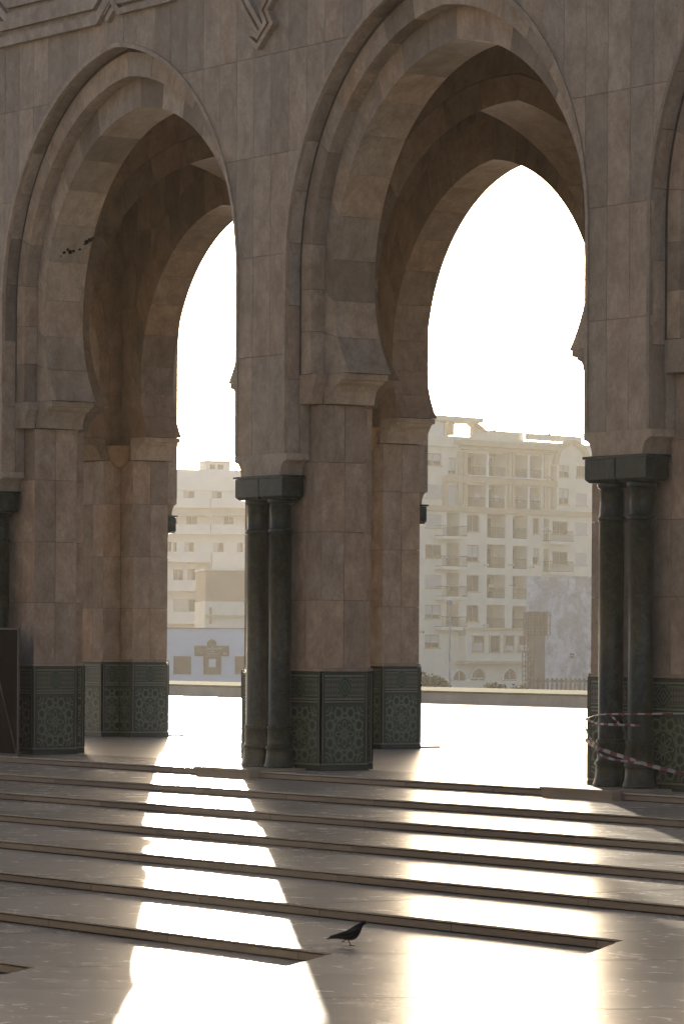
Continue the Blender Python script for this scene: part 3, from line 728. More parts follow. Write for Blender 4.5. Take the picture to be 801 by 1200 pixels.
A_ = lambda x: 480 + x / 3.814
AY = lambda y: 480 + y / 3.814
def railing(fc, x0, x1, y0, y1, out, parent, returns=0.0):
    a, b, c, d = fc.rect(x0, x1, y0, y1); m = MB(); m.box(a, b, -out - 0.03, -out + 0.02, d - 0.05, d); m.box(a, b, -out - 0.02, -out + 0.01, c, c + 0.05)
    n = max(3, int((b - a) / 0.15))
    for i in range(n + 1):
        x = a + (b - a) * i / n; m.box(x - 0.012, x + 0.012, -out - 0.015, -out + 0.01, c + 0.05, d - 0.05)
    if returns:
        for x in (a, b - 0.05): m.box(x, x + 0.05, -out - 0.02, 0.0, d - 0.05, d); m.box(x, x + 0.05, -out - 0.02, 0.0, c, c + 0.04)
    o = m.build('railing', 'rail', parent); o['kind'] = 'part'; del o['kind']
    return o
def window(fc, h, parent, shut=False):
    a, b, c, d = h; m = MB(); t = 0.07; y = 0.17
    m.box(a, a + t, y - 0.05, y + 0.03, c, d); m.box(b - t, b, y - 0.05, y + 0.03, c, d); m.box(a + t, b - t, y - 0.05, y + 0.03, d - t, d); m.box(a + t, b - t, y - 0.05, y + 0.03, c, c + t)
    m.box((a + b) / 2 - 0.04, (a + b) / 2 + 0.04, y - 0.05, y + 0.03, c + t, d - t)
    o = m.build('window', 'winframe', parent)
    m = MB()
    if shut:
        m.box(a + 0.01, b - 0.01, y - 0.12, y - 0.07, c + (d - c) * 0.0, d); m.build('shutter', 'shutter', o)
    else:
        zs = c + t if rnd.random() < 0.55 else c + (d - c) * rnd.uniform(0.2, 0.5)
        m.box(a + t, b - t, y, y + 0.012, c + t, d - t); m.build('pane', 'glass', o)
        if zs > c + t:
            m = MB(); m.box(a + t, b - t, y - 0.04, y - 0.015, zs, d - t); m.build('blind', 'shutter', o)
    m = MB(); m.box(a - 0.1, b + 0.1, -0.1, 0.06, c - 0.08, c - 0.002); m.build('sill', 'trim', o)
    return o
# ---------------- cream apartment house seen through the arch
fc = Fac('apartment_house', 485, 330, math.radians(47), 'cream apartment house with loggias, ochre bands and an arched gable, behind concrete block', 'building')
hol = []; later = []
def H(x0, x1, y0, y1, kind):
    a, b, c, d = fc.rect(A_(x0), A_(x1), AY(y0), AY(y1)); dp = {'log': 1.5, 'win': 0.2, 'shut': 0.2}[kind]
    hol.append((a, b, c, d, dp)); later.append((kind, (a, b, c, d), (x0, x1, y0, y1)))
for r in ((65, 135, 195, 250, 'win'), (165, 200, 215, 290, 'win'), (65, 140, 335, 395, 'shut'), (165, 205, 337, 432, 'shut'),
          (245, 333, 195, 303, 'log'), (345, 425, 197, 305, 'log'), (457, 518, 203, 312, 'log'), (528, 582, 206, 318, 'log'),
          (245, 333, 337, 437, 'log'), (345, 420, 339, 440, 'log'), (457, 518, 345, 449, 'log'), (528, 580, 348, 454, 'log'),
          (660, 705, 238, 302, 'win'), (737, 785, 245, 305, 'win'), (660, 705, 352, 425, 'win'), (737, 785, 375, 430, 'shut')): H(*r)
for q in range(4):
    dy = 135 * q
    H(65, 138, 468 + dy, 528 + dy, 'shut' if q in (0, 2) else 'win'); H(160, 216, 462 + dy, 570 + dy, 'log'); H(250, 305, 470 + dy, 545 + dy, 'win')
    H(340, 422, 468 + dy, 573 + dy, 'log'); H(455, 520, 474 + dy, 577 + dy, 'log')
    if q < 3:
        H(545, 573, 485 + dy, 556 + dy, 'win'); H(592, 618, 487 + dy, 588 + dy, 'log'); H(632, 702, 500 + dy, 557 + dy, 'win'); H(733, 785, 506 + dy, 560 + dy, 'shut')
H(65, 130, 1007, 1066, 'win')
u0, u1 = fc.u(455), fc.u(740); ztop = fc.z(485, 508)
wall = holes_wall('wall', u0, u1, 0.0, ztop, hol, 'cream', fc.e)
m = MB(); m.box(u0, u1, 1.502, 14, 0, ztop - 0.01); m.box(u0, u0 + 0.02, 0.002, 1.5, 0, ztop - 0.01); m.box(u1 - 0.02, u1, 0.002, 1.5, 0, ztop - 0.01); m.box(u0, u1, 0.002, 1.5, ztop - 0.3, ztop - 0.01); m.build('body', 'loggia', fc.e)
for kind, h, px_ in later:
    if kind == 'log':
        a, b, c, d = h
        m = MB(); dw = min(0.9, (b - a) * 0.4); ms = rnd.choice((0.12, 0.5)); x = a + (b - a) * ms; m.box(x, x + dw, 1.44, 1.5, c + 0.05, c + min(2.2, (d - c) * 0.85)); m.build('balcony_door', 'glass', wall)
        railing(fc, A_(px_[0]), A_(px_[1]), AY(px_[2] + (px_[3] - px_[2]) * 0.56), AY(px_[3]), -0.1, wall)
        if rnd.random() < 0.5:
            m = MB(); x = a + (b - a) * rnd.uniform(0.2, 0.6); m.box(x, x + rnd.uniform(0.4, 0.9), 0.25, 0.3, c + 0.6, c + 1.25); m.build('laundry', rnd.choice(['shutter', 'trim', 'loggia']), wall)
    else: window(fc, h, wall, kind == 'shut')
for q in range(4):
    dy = 135 * q
    for x0, x1, yy in ((107, 217, 566), (588, 690, 590)):
        if q == 3 and x0 > 300: continue
        o = fc.box('balcony', 'cream', A_(x0), A_(x1), AY(yy + dy), AY(yy + dy + 15), 0.0, 1.0, wall)
        railing(fc, A_(x0), A_(x1), AY(yy + dy - 46), AY(yy + dy), 0.95, o, 1.0)
for (x0, x1, y0, y1, o0, o1, mat, nm) in [(190, 628, 147, 172, 0.0, 0.9, 'trim', 'cornice'), (205, 622, 173, 190, 0.0, 0.45, 'trim', 'cornice'), (140, 640, 306, 334, 0.0, 0.35, 'trim', 'floor_band'), (20, 800, 441, 466, 0.0, 0.3, 'trim', 'string_course'),
                                           (140, 158, 320, 440, 0.0, 0.2, 'trim', 'pilaster'), (205, 222, 190, 441, 0.0, 0.25, 'trim', 'pilaster'), (226, 243, 190, 441, 0.0, 0.25, 'trim', 'pilaster'), (428, 440, 190, 441, 0.0, 0.25, 'trim', 'pilaster'), (443, 455, 190, 441, 0.0, 0.25, 'trim', 'pilaster'),
                                           (590, 606, 195, 445, 0.0, 0.2, 'trim', 'pilaster'), (50, 200, 150, 165, 0.0, 0.3, 'cream', 'cornice'), (235, 585, 301, 306, 0.0, 0.5, 'white', 'sill_band'), (518, 527, 200, 450, 0.0, 0.06, 'white', 'post'), (334, 344, 195, 440, 0.0, 0.06, 'white', 'post')]:
    fc.box(nm, mat, A_(x0), A_(x1), AY(y0), AY(y1), o0 + 0.003, o1, wall)
for (x, y) in ((222, 425), (598, 300), (225, 560), (322, 690), (432, 690), (230, 830), (528, 700), (148, 655), (322, 960)):
    o = fc.box('air_conditioner', 'white', A_(x), A_(x + 11), AY(y), AY(y + 9), 0.004, 0.4, wall)
    fc.box('grille', 'rail', A_(x + 2), A_(x + 8), AY(y + 2), AY(y + 7), 0.402, 0.42, o)
for (x, y) in ((345, 90), (590, 108), (436, 172 + 610), (30, 380 + 610)):
    a, b, c, d = fc.rect(A_(x), A_(x + 9), AY(y), AY(y + 9)); m = MB(); cx_, cz_, r_d = (a + b) / 2, (c + d) / 2, (b - a) / 2
    for (rr, yy) in ((0.1, -0.45), (0.6, -0.5), (1.0, -0.62)): m.v += [(cx_ + r_d * rr * math.cos(2 * math.pi * q / 12), yy, cz_ + r_d * rr * math.sin(2 * math.pi * q / 12)) for q in range(12)]
    for k_ in range(2): m.f += [(k_ * 12 + q, k_ * 12 + (q + 1) % 12, k_ * 12 + 12 + (q + 1) % 12, k_ * 12 + 12 + q) for q in range(12)]
    m.f.append(tuple(range(12))); m.box(cx_ - 0.03, cx_ + 0.03, -0.44, 0.0, cz_ - 0.03, cz_ + 0.03); m.build('satellite_dish', 'winframe', wall)
# arched gable band
ca, cb = fc.u(A_(710)), fc.z(A_(710), AY(250)); Rg = fc.u(A_(790)) - ca
m = MB()
for i in range(24):
    t0, t1 = math.pi * i / 24, math.pi * (i + 1) / 24; P_ = []
    for yy in (-0.4, -0.004):
        for t, rr in ((t0, Rg), (t1, Rg), (t1, Rg * 0.82), (t0, Rg * 0.82)): P_.append((ca - math.cos(t) * rr, yy, cb + math.sin(t) * rr * 0.9))
    m.hexa(P_)
m.build('gable_arch', 'trim', wall)
m = MB(); m.prism([(ca - math.cos(math.pi * i / 20) * Rg * 0.9, cb + math.sin(math.pi * i / 20) * Rg * 0.81) for i in range(21)], 1, -0.05, 0.9); m.build('gable', 'cream', wall)
for zz in (441,):
    fc.box('gable_leg', 'trim', A_(622), A_(637), AY(250), AY(zz), 0.003, 0.35, wall)
# roof rooms
o = fc.box('roof_room', 'white', A_(118), A_(200), AY(52), AY(112), -6, -1.5, fc.e)
fc.box('roof_slab', 'cream', A_(105), A_(350), AY(28), AY(50), -7, -0.8, o)
for x in (203, 238, 330): fc.box('post', 'cream', A_(x), A_(x + 8), AY(50), AY(112), -1.9, -1.5, o)
fc.box('roof_wall', 'cream', A_(245), A_(252), AY(62), AY(112), -5.5, -2.2, o)
fc.box('parapet', 'cream', A_(340), A_(570), AY(92), AY(128), -2.2, -1.9, fc.e)
fc.box('parapet', 'cream', A_(560), A_(800), AY(112), AY(140), -1.4, -1.1, fc.e)
m = MB(); p0, p1 = (fc.u(A_(345)), fc.z(A_(345), AY(40))), (fc.u(A_(402)), fc.z(A_(402), AY(88)))
m.hexa([(p0[0], 1.8, p0[1] - 0.25), (p1[0], 1.8, p1[1] - 0.25), (p1[0], 3.0, p1[1] - 0.25), (p0[0], 3.0, p0[1] - 0.25), (p0[0], 1.8, p0[1]), (p1[0], 1.8, p1[1]), (p1[0], 3.0, p1[1]), (p0[0], 3.0, p0[1])]); m.build('sloping_beam', 'trim', o)
# projecting mezzanine and arcaded ground floor
BY = lambda y: y + 610.2
mz = fc.box('mezzanine', 'cream', A_(216), A_(530), AY(BY(376)), AY(BY(515)), 0.0, 0.9, fc.e)
fc.box('floor_band', 'trim', A_(200), A_(545), AY(BY(366)), AY(BY(378)), 0.004, 1.1, mz); fc.box('floor_band', 'trim', A_(200), A_(545), AY(BY(513)), AY(BY(526)), 0.004, 1.25, mz)
for x0, x1 in ((245, 290), (320, 360), (387, 425), (449, 484)):
    a, b, c, d = fc.rect(A_(x0), A_(x1), AY(BY(402)), AY(BY(472))); m = MB()
    for q in ((a - 0.1, a, c - 0.1, d + 0.1), (b, b + 0.1, c - 0.1, d + 0.1), (a, b, d, d + 0.1), (a, b, c - 0.1, c)): m.box(q[0], q[1], -1.03, -0.88, q[2], q[3])
    w_ = m.build('window', 'trim', mz); m = MB(); m.box(a, b, -0.96, -0.905, c, d); m.build('pane', 'glass', w_)
    if rnd.random() < 0.7: m = MB(); m.box(a + 0.1, b - 0.1, -1.0, -0.965, c + 0.1, c + (d - c) * rnd.uniform(0.3, 0.6)); m.build('curtain', 'shutter', w_)
for x0, x1, y0, y1 in ((185, 245, 556, 660), (270, 330, 545, 600), (410, 472, 550, 602)):
    a, b, c, d = fc.rect(A_(x0), A_(x1), AY(BY(y0)), AY(BY(y1))); r_a = (b - a) / 2; mm = (a + b) / 2
    cur = [(mm + math.cos(math.pi * i / 14) * r_a, d - r_a + math.sin(math.pi * i / 14) * r_a) for i in range(15)]
    m = MB(); m.prism([(b, c)] + cur + [(a, c)], 1, -0.03, -0.003); o = m.build('arched_opening', 'glass', fc.e)
    m = MB()
    for i in range(14):
        P_ = []
        for yy in (-0.2, -0.004):
            for (t, k) in ((i, 1.0), (i + 1, 1.0), (i + 1, 1.13), (i, 1.13)): P_.append((mm + math.cos(math.pi * t / 14) * r_a * k, yy, d - r_a + math.sin(math.pi * t / 14) * r_a * k))
        m.hexa(P_)
    m.build('arch_trim', 'white', o)
    m = MB(); m.box(mm - 0.04, mm + 0.04, -0.08, -0.032, c, d); m.box(a, b, -0.08, -0.032, d - r_a - 0.04, d - r_a + 0.04); m.build('mullion', 'shutter', o)
fc.box('plinth_wall', 'cream', A_(120), A_(500), AY(BY(602)), AY(BY(650)), 0.8, 1.0, fc.e)

# ---------------- white terraced apartment house seen through the other arch
fl = Fac('terraced_house', 190, 390, math.radians(14), 'pale terraced apartment house with long white parapets, behind the boundary wall', 'building')
C_ = lambda x: 190 + x / 7.06
CY = lambda y: 530 + y / 7.06
def LB(nm, mat, x0, x1, y0, y1, o0, o1, par=None): return fl.box(nm, mat, C_(x0), C_(x1), CY(y0), CY(y1), o0, o1, par or fl.e)
holl = []
for (x0, x1, y0, y1) in ((165, 255, 322, 378), (400, 482, 325, 380), (190, 280, 530, 595), (500, 580, 535, 598), (80, 112, 745, 822), (175, 255, 745, 822), (415, 500, 748, 824), (610, 660, 748, 826),
                         (85, 165, 970, 1058), (200, 270, 968, 1058), (285, 345, 970, 1058), (85, 345, 1215, 1320), (390, 470, 108, 138), (20, 70, 745, 822), (20, 120, 530, 595), (720, 800, 748, 826), (720, 800, 540, 600)):
    holl.append((x0, x1, y0, y1))
lw_, lz = (fl.u(C_(-80)), fl.u(C_(900))), fl.z(240, CY(145))
hh = [fl.rect(C_(a), C_(b), CY(c), CY(d)) + (0.25,) for a, b, c, d in holl if c > 200]
lwall = holes_wall('wall', lw_[0], lw_[1], 0, lz, hh, 'white', fl.e)
m = MB(); m.box(lw_[0], lw_[1], 0.252, 12, 0, lz - 0.01); m.build('body', 'white', fl.e)
for h in hh:
    m = MB(); m.box(h[0], h[1], 0.2, 0.245, h[2], h[3]); w_ = m.build('window', 'glass', lwall)
    m = MB(); xm = (h[0] + h[1]) / 2; m.box(xm - 0.05, xm + 0.05, 0.12, 0.198, h[2], h[3]); m.build('mullion', 'winframe', w_)
    if rnd.random() < 0.6: m = MB(); m.box(h[0] + 0.02, xm - 0.06, 0.14, 0.19, h[2] + 0.02, h[3] - 0.02); m.build('blind', 'shutter', w_)
for (x0, x1, y0, y1, o1) in ((-60, 360, 384, 462, 1.5), (366, 900, 388, 466, 1.7), (-60, 360, 600, 680, 1.7), (366, 900, 603, 684, 1.9), (-60, 365, 826, 912, 1.9), (370, 900, 830, 968, 2.2), (-60, 350, 1062, 1150, 2.2), (-60, 900, 205, 320, 0.6), (-60, 350, 1325, 1420, 2.4)):
    LB('balcony_parapet', 'white', x0, x1, y0, y1, 0.003, o1)
for (x0, x1, y0, y1, o1) in ((200, 350, 912, 922, 2.2), (-60, 360, 524, 530, 1.8), (366, 900, 526, 532, 1.8), (200, 345, 1150, 1160, 2.4)):
    LB('awning', 'trim', x0, x1, y0, y1, 0.003, o1)
pr = LB('roof_room', 'white', 360, 560, 80, 150, -4, -0.5)
for x0, x1 in ((390, 430), (455, 500)): LB('window', 'glass', x0, x1, 100, 138, -0.495, -0.45, pr)
LB('roof_slab', 'cream', 345, 575, 68, 80, -4.5, -0.2, pr)
fb = Fac('brown_house', 240, 300, math.radians(8), 'plain brown rendered block in front of the terraced house', 'building')
MAT['brown'] = plain('brown_render', (0.30, 0.21, 0.15), 0.85, 0.25, 0.1, 0.6)
fb.box('body', 'brown', 240, 330, 669, 705, -8, 0, fb.e); fb.box('lower_storey', 'cream', 239, 332, 705.2, 830, -8, 0.15, fb.e); fb.box('ledge', 'trim', 239, 332, 721, 723, 0.16, 0.6, fb.e)
fb.box('roof_edge', 'cream', 238, 333, 667, 669, -8, 0.3, fb.e); fb.box('pipe', 'brown', 244.5, 246.5, 712, 731, 0.16, 0.4, fb.e)
# ---------------- boundary wall with a sign niche
fp = Fac('boundary_wall', 190, 205, math.radians(12), 'white boundary wall with brown square panels and an arched sign board', 'wall')
MAT['wallwhite'] = plain('sky_tinted_white', (0.74, 0.76, 0.80), 0.8, 0.3, 0.05, 0.4)  # white wall with the blue of its skylit shade mixed into the colour
MAT['signbrown'] = plain('brown_board', (0.22, 0.15, 0.10), 0.7, 0.3, 0.12, 1.5)
D_ = lambda x: 190 + x / 8.01
DY = lambda y: 690 + y / 8.01
fp.box('wall', 'wallwhite', 120, 340, DY(378), 870, -0.3, 0, fp.e); fp.box('coping', 'winframe', 119, 341, DY(366), DY(377), -0.36, 0.06, fp.e)
for x0, x1 in ((103, 265), (680, 842), (-474, -312)): fp.box('square_panel', 'signbrown', D_(x0), D_(x1), DY(633), DY(802), 0.003, 0.06, fp.e)
sb = fp.box('sign_board', 'signbrown', D_(300), D_(620), DY(536), DY(632), 0.003, 0.10, fp.e)
fp.box('sign_post', 'signbrown', D_(385), D_(548), DY(633), DY(803), 0.003, 0.09, sb)
a, b, c, d = fp.rect(D_(418), D_(502), DY(470), DY(535)); mm = (a + b) / 2
m = MB(); m.prism([(a, c), (b, c), (b, c + (d - c) * 0.45), (b - (b - a) * 0.12, c + (d - c) * 0.7), (mm + (b - a) * 0.1, d - (d - c) * 0.12), (mm, d), (mm - (b - a) * 0.1, d - (d - c) * 0.12), (a + (b - a) * 0.12, c + (d - c) * 0.7), (a, c + (d - c) * 0.45)], 1, -0.10, -0.003); m.build('sign_crest', 'signbrown', sb)
fp.box('notice', 'white', D_(432), D_(497), DY(660), DY(738), 0.092, 0.11, sb)
m = MB()
def stroke(pts, wpx=5):
    for (x0, y0), (x1, y1) in zip(pts, pts[1:]):
        A0 = Vector((fp.u(D_(x0)), fp.z(D_(x0), DY(y0)))); A1 = Vector((fp.u(D_(x1)), fp.z(D_(x1), DY(y1)))); dd = (A1 - A0)
        if dd.length < 1e-4: continue
        nn = Vector((-dd.y, dd.x)).normalized() * (wpx / 8.01 * 205 / F / 2)
        m.hexa([(A0.x + nn.x, -0.102, A0.y + nn.y), (A1.x + nn.x, -0.102, A1.y + nn.y), (A1.x - nn.x, -0.102, A1.y - nn.y), (A0.x - nn.x, -0.102, A0.y - nn.y),
                (A0.x + nn.x, -0.112, A0.y + nn.y), (A1.x + nn.x, -0.112, A1.y + nn.y), (A1.x - nn.x, -0.112, A1.y - nn.y), (A0.x - nn.x, -0.112, A0.y - nn.y)])
stroke([(405, 566), (425, 568), (432, 558), (440, 568), (458, 566), (464, 548)]); stroke([(470, 548), (470, 567), (490, 567), (498, 556), (506, 567), (522, 564)]); stroke([(528, 548), (530, 566), (545, 562), (548, 552)]); stroke([(412, 556), (418, 553)])
stroke([(448, 588), (480, 588)], 3); stroke([(415, 610), (425, 604), (432, 612), (520, 611), (530, 604)], 3.5); stroke([(350, 612), (362, 602), (372, 612)], 4); stroke([(568, 612), (578, 602), (588, 612)], 4)
m.build('lettering', 'white', sb)
# ---------------- grey concrete block, scaffold, fence, lamp post, shrubs
ft = Fac('concrete_block', 616, 246, math.radians(-8), 'windowless weathered grey concrete block with flaking pale plaster', 'building')
tc = NT('flaking_plaster'); pz = tc.pos((1, 1, 0.6)); n1 = tc.noise(pz, 0.8, 9, 0.72, 0.25); n2 = tc.noise(tc.pos((1, 1, 1)), 3.0, 6, 0.7)
cc_ = tc.ramp(n1, [(0.34, (0.26, 0.26, 0.255)), (0.47, (0.40, 0.41, 0.42)), (0.52, (0.60, 0.62, 0.66)), (0.68, (0.76, 0.78, 0.82))])
MAT['plaster'] = tc.done(tc.mix(0.35, cc_, tc.ramp(n2, [(0.35, (0.16, 0.16, 0.16)), (0.65, (0.6, 0.6, 0.62))])), 0.9, 0.2)
MAT['concrete'] = plain('raw_concrete', (0.16, 0.15, 0.135), 0.9, 0.2, 0.3, 0.9)
ft.box('wall', 'plaster', 616, 705, 677, 850, -8, 0, ft.e); ft.box('roof_edge', 'plaster', 615.5, 706, 675.4, 677, -8.1, 0.1, ft.e)
for x0, y0 in ((667, 766), (667, 769.2)): ft.box('vent', 'rail', x0, x0 + 5, y0, y0 + 2, 0.004, 0.05, ft.e)
fs = Fac('scaffold', 611, 238, math.radians(30), 'dark steel reinforcement cage and raw concrete column against the grey block', 'scaffold')
fs.box('concrete_column', 'concrete', 625, 640, 744, 850, -0.9, -0.2, fs.e); fs.box('raw_panel', 'concrete', 618, 643, 717, 744, -0.6, -0.35, fs.e)
def cage(x0, x1, y0, y1, nx, nz):
    for i in range(nx):
        x = x0 + (x1 - x0) * i / (nx - 1); a, b, c, d = fs.rect(x, x + 0.8, y0, y1); m = MB(); m.box(a, a + 0.05, -0.05, 0.0, c, d); m.build('bar', 'rail', fs.e)
    for i in range(nz):
        y = y0 + (y1 - y0) * i / (nz - 1); a, b, c, d = fs.rect(x0, x1, y, y + 0.8); m = MB(); m.box(a, b, -0.09, -0.052, c, c + 0.045); m.build('bar', 'rail', fs.e)
cage(611, 624, 764, 825, 5, 12); cage(617, 643, 717, 744, 8, 8); cage(613, 621, 744, 764, 3, 5)
ff = Fac('picket_fence', 620, 200, math.radians(30), 'pale steel picket fence in front of the grey concrete block', 'fence')
MAT['steel'] = plain('pale_steel', (0.35, 0.35, 0.35), 0.6, 0.4, 0.1, 3); MAT['pole'] = plain('blue_grey_pole', (0.16, 0.20, 0.26), 0.5, 0.4, 0.1, 3)
a, b, c, d = ff.rect(618, 720, 795, 850)
for i in range(20):
    x = a + (b - a) * i / 19; m = MB(); m.box(x, x + 0.1, -0.06, 0.0, 0.0, d); m.build('picket', 'rail', ff.e)
m = MB(); m.box(a, b, 0.001, 0.04, d - 0.2, d - 0.1); m.build('rail', 'rail', ff.e)
p = pix(526, 800, 225); m = MB(); m.tube([(0, 0, 0), (0, 0, 3.2), (0, 0, 6.5)], [0.07, 0.055, 0.045], 8); lp = empty('lamp_post', (p.x, p.y, ZB)); tag(lp, 'slim blue grey lamp post in front of the cream apartment house', 'lamp post')
m.build('pole', 'pole', lp); m = MB(); m.lathe([(0.05, 6.5), (0.2, 6.55), (0.22, 6.7), (0.12, 6.8), (0.02, 6.84)], 0, 0, 10); m.build('lamp_head', 'pole', lp)
tl = NT('shrub_leaf'); MAT['leaf'] = tl.done(tl.ramp(tl.noise(tl.pos((1, 1, 1)), 6, 4, 0.7), [(0.3, (0.02, 0.035, 0.015)), (0.7, (0.07, 0.085, 0.035))]), 0.7, 0.2)
MAT['bark'] = plain('bark', (0.08, 0.06, 0.045), 0.9, 0.2, 0.2, 5)
def shrub(x, ytop, dep, wid, label):
    p = pix(x, ytop, dep); h = p.z - ZB; root = tag(empty('shrub', (p.x, p.y, ZB)), label, 'shrub', 'shrubs beyond the plaza')
    V = []; Fq = []
    lobes = [(rnd.uniform(-0.5, 0.5) * wid, rnd.uniform(-0.4, 0.4) * wid, h * rnd.uniform(0.45, 0.78), wid * rnd.uniform(0.22, 0.4)) for _ in range(16)]
    for (lx, ly, lz_, lr) in lobes:
        for _ in range(260):
            v = Vector((rnd.gauss(0, 1), rnd.gauss(0, 1), rnd.gauss(0, 0.8))).normalized() * lr * rnd.uniform(0.55, 1.05) + Vector((lx, ly, lz_))
            if v.z > h: v.z = h - rnd.random() * 0.2
            if v.z < 0.1: v.z = 0.1
            t = Vector((rnd.gauss(0, 1), rnd.gauss(0, 1), rnd.gauss(0, 1))).normalized() * 0.11; s_ = t.cross(Vector((rnd.gauss(0, 1), rnd.gauss(0, 1), rnd.gauss(0, 1)))).normalized() * 0.06
            b = len(V); V += [v - t, v + s_, v + t, v - s_]; Fq.append((b, b + 1, b + 2, b + 3))
    me = bpy.data.meshes.new('crown'); me.from_pydata([tuple(v) for v in V], [], Fq); me.materials.append(MAT['leaf']); o = bpy.data.objects.new('crown', me); COL.objects.link(o); o.parent = root
    m = MB()
    m.tube([(0, 0, 0), (0.1, 0, h * 0.35), (-0.1, 0.1, h * 0.7)], [0.12, 0.09, 0.03], 7); m.build('trunk', 'bark', root)
shrub(494, 779, 175, 1.9, 'dark rounded shrub at the left foot of the cream apartment house')
shrub(508, 786, 178, 1.5, 'dark low shrub beside the arched doorway of the cream apartment house')
shrub(592, 799, 172, 1.5, 'low spreading shrub at the foot of the concrete scaffold')
shrub(607, 796, 168, 1.4, 'low bushy shrub beside the picket fence')

# ---------------- unseen wall added behind the viewer to bounce warm sunlight onto the arcade
mw = tag(empty('bounce_wall', (20, -54, -1.0)), 'tall unseen travertine wall added to bounce warm sunlight onto the arcade', 'building')
MAT['bounce_wall'] = plain('bounce_wall_travertine', (0.33, 0.285, 0.225), 0.8, 0.3, 0.12, 0.4)
m = MB(); m.box(-75, 75, -6, 0, 0, 24); m.build('wall', 'bounce_wall', mw)
m = MB(); m.box(-75.3, 75.3, -6, 0.5, 24.002, 25); m.build('cornice', 'bounce_wall', mw)
for i in range(16): m = MB(); m.box(-73 + 9.6 * i, -71 + 9.6 * i, 0.002, 0.6, 0, 23.9); m.build('pilaster', 'bounce_wall', mw)

# ================================================================== SMALL THINGS
# pigeon on the lower tread, facing along the picture
p = pix_z(413, 1109, -0.6); pg = tag(empty('pigeon', (p.x, p.y, -0.6)), 'dark pigeon walking on the pale marble step', 'bird'); pg.rotation_euler = (0, 0, math.atan2(RIGHT.y, RIGHT.x) - 0.15)
MAT['feather'] = plain('dark_feather', (0.010, 0.010, 0.012), 0.8, 0.1, 0.5, 60); MAT['pleg'] = plain('pigeon_leg', (0.12, 0.04, 0.035), 0.6, 0.3, 0.2, 50)
sec = [(-0.205, 0.056, 0.004, 0.018), (-0.165, 0.068, 0.011, 0.026), (-0.13, 0.075, 0.017, 0.027), (-0.10, 0.081, 0.025, 0.032), (-0.05, 0.088, 0.037, 0.044), (-0.02, 0.094, 0.047, 0.051), (0.01, 0.104, 0.056, 0.053), (0.04, 0.120, 0.058, 0.050), (0.06, 0.136, 0.052, 0.042), (0.075, 0.154, 0.044, 0.033), (0.086, 0.174, 0.032, 0.025), (0.094, 0.188, 0.023, 0.020), (0.104, 0.194, 0.0185, 0.0185), (0.114, 0.195, 0.015, 0.015), (0.121, 0.194, 0.008, 0.008)]
m = MB(); sg = 16
for (x, z, h, w_) in sec:
    for q in range(sg): a = 2 * math.pi * q / sg; m.v.append((x, w_ * math.cos(a), z + h * math.sin(a)))
for i in range(len(sec) - 1):
    for q in range(sg): j = (q + 1) % sg; m.f.append((i * sg + q, i * sg + j, (i + 1) * sg + j, (i + 1) * sg + q))
m.f.append(tuple(range(sg))); m.f.append(tuple((len(sec) - 1) * sg + q for q in reversed(range(sg))))
m.build('body', 'feather', pg, True)
m = MB(); m.tube([(0.118, 0, 0.193), (0.128, 0, 0.191), (0.139, 0, 0.187)], [0.005, 0.0038, 0.001], 6); m.build('beak', 'rail', pg, True)
for sy in (-1, 1):
    m = MB(); pts = [(0.05, sy * 0.047, 0.135), (0.0, sy * 0.056, 0.115), (-0.06, sy * 0.046, 0.098), (-0.12, sy * 0.03, 0.087), (-0.178, sy * 0.012, 0.078)]
    m.tube(pts, [0.012, 0.026, 0.022, 0.013, 0.003], 8); m.build('wing', 'feather', pg, True)
    m = MB(); m.tube([(0.108, sy * 0.0165, 0.199), (0.108, sy * 0.0195, 0.199)], [0.0035, 0.002], 6); m.build('eye', 'pleg', pg)
def pleg(hip, knee, ank, sole, toes):
    m = MB(); m.tube([hip, knee, ank, sole], [0.014, 0.008, 0.0045, 0.0045], 6)
    for t in toes: m.tube([sole, tuple((a + b) / 2 + (0.004 if i == 2 else 0) for i, (a, b) in enumerate(zip(sole, t))), t], [0.004, 0.0035, 0.0018], 5)
    m.build('leg', 'pleg', pg, True)
pleg((-0.005, -0.02, 0.075), (-0.02, -0.02, 0.045), (-0.012, -0.02, 0.035), (0.0, -0.02, 0.005), [(0.036, -0.02, 0.003), (0.03, -0.036, 0.003), (0.03, -0.004, 0.003), (-0.018, -0.02, 0.003)])
pleg((-0.03, 0.02, 0.07), (-0.055, 0.02, 0.052), (-0.06, 0.02, 0.04), (-0.072, 0.02, 0.034), [(-0.085, 0.02, 0.028), (-0.082, 0.03, 0.03), (-0.082, 0.01, 0.03), (-0.066, 0.02, 0.026)])
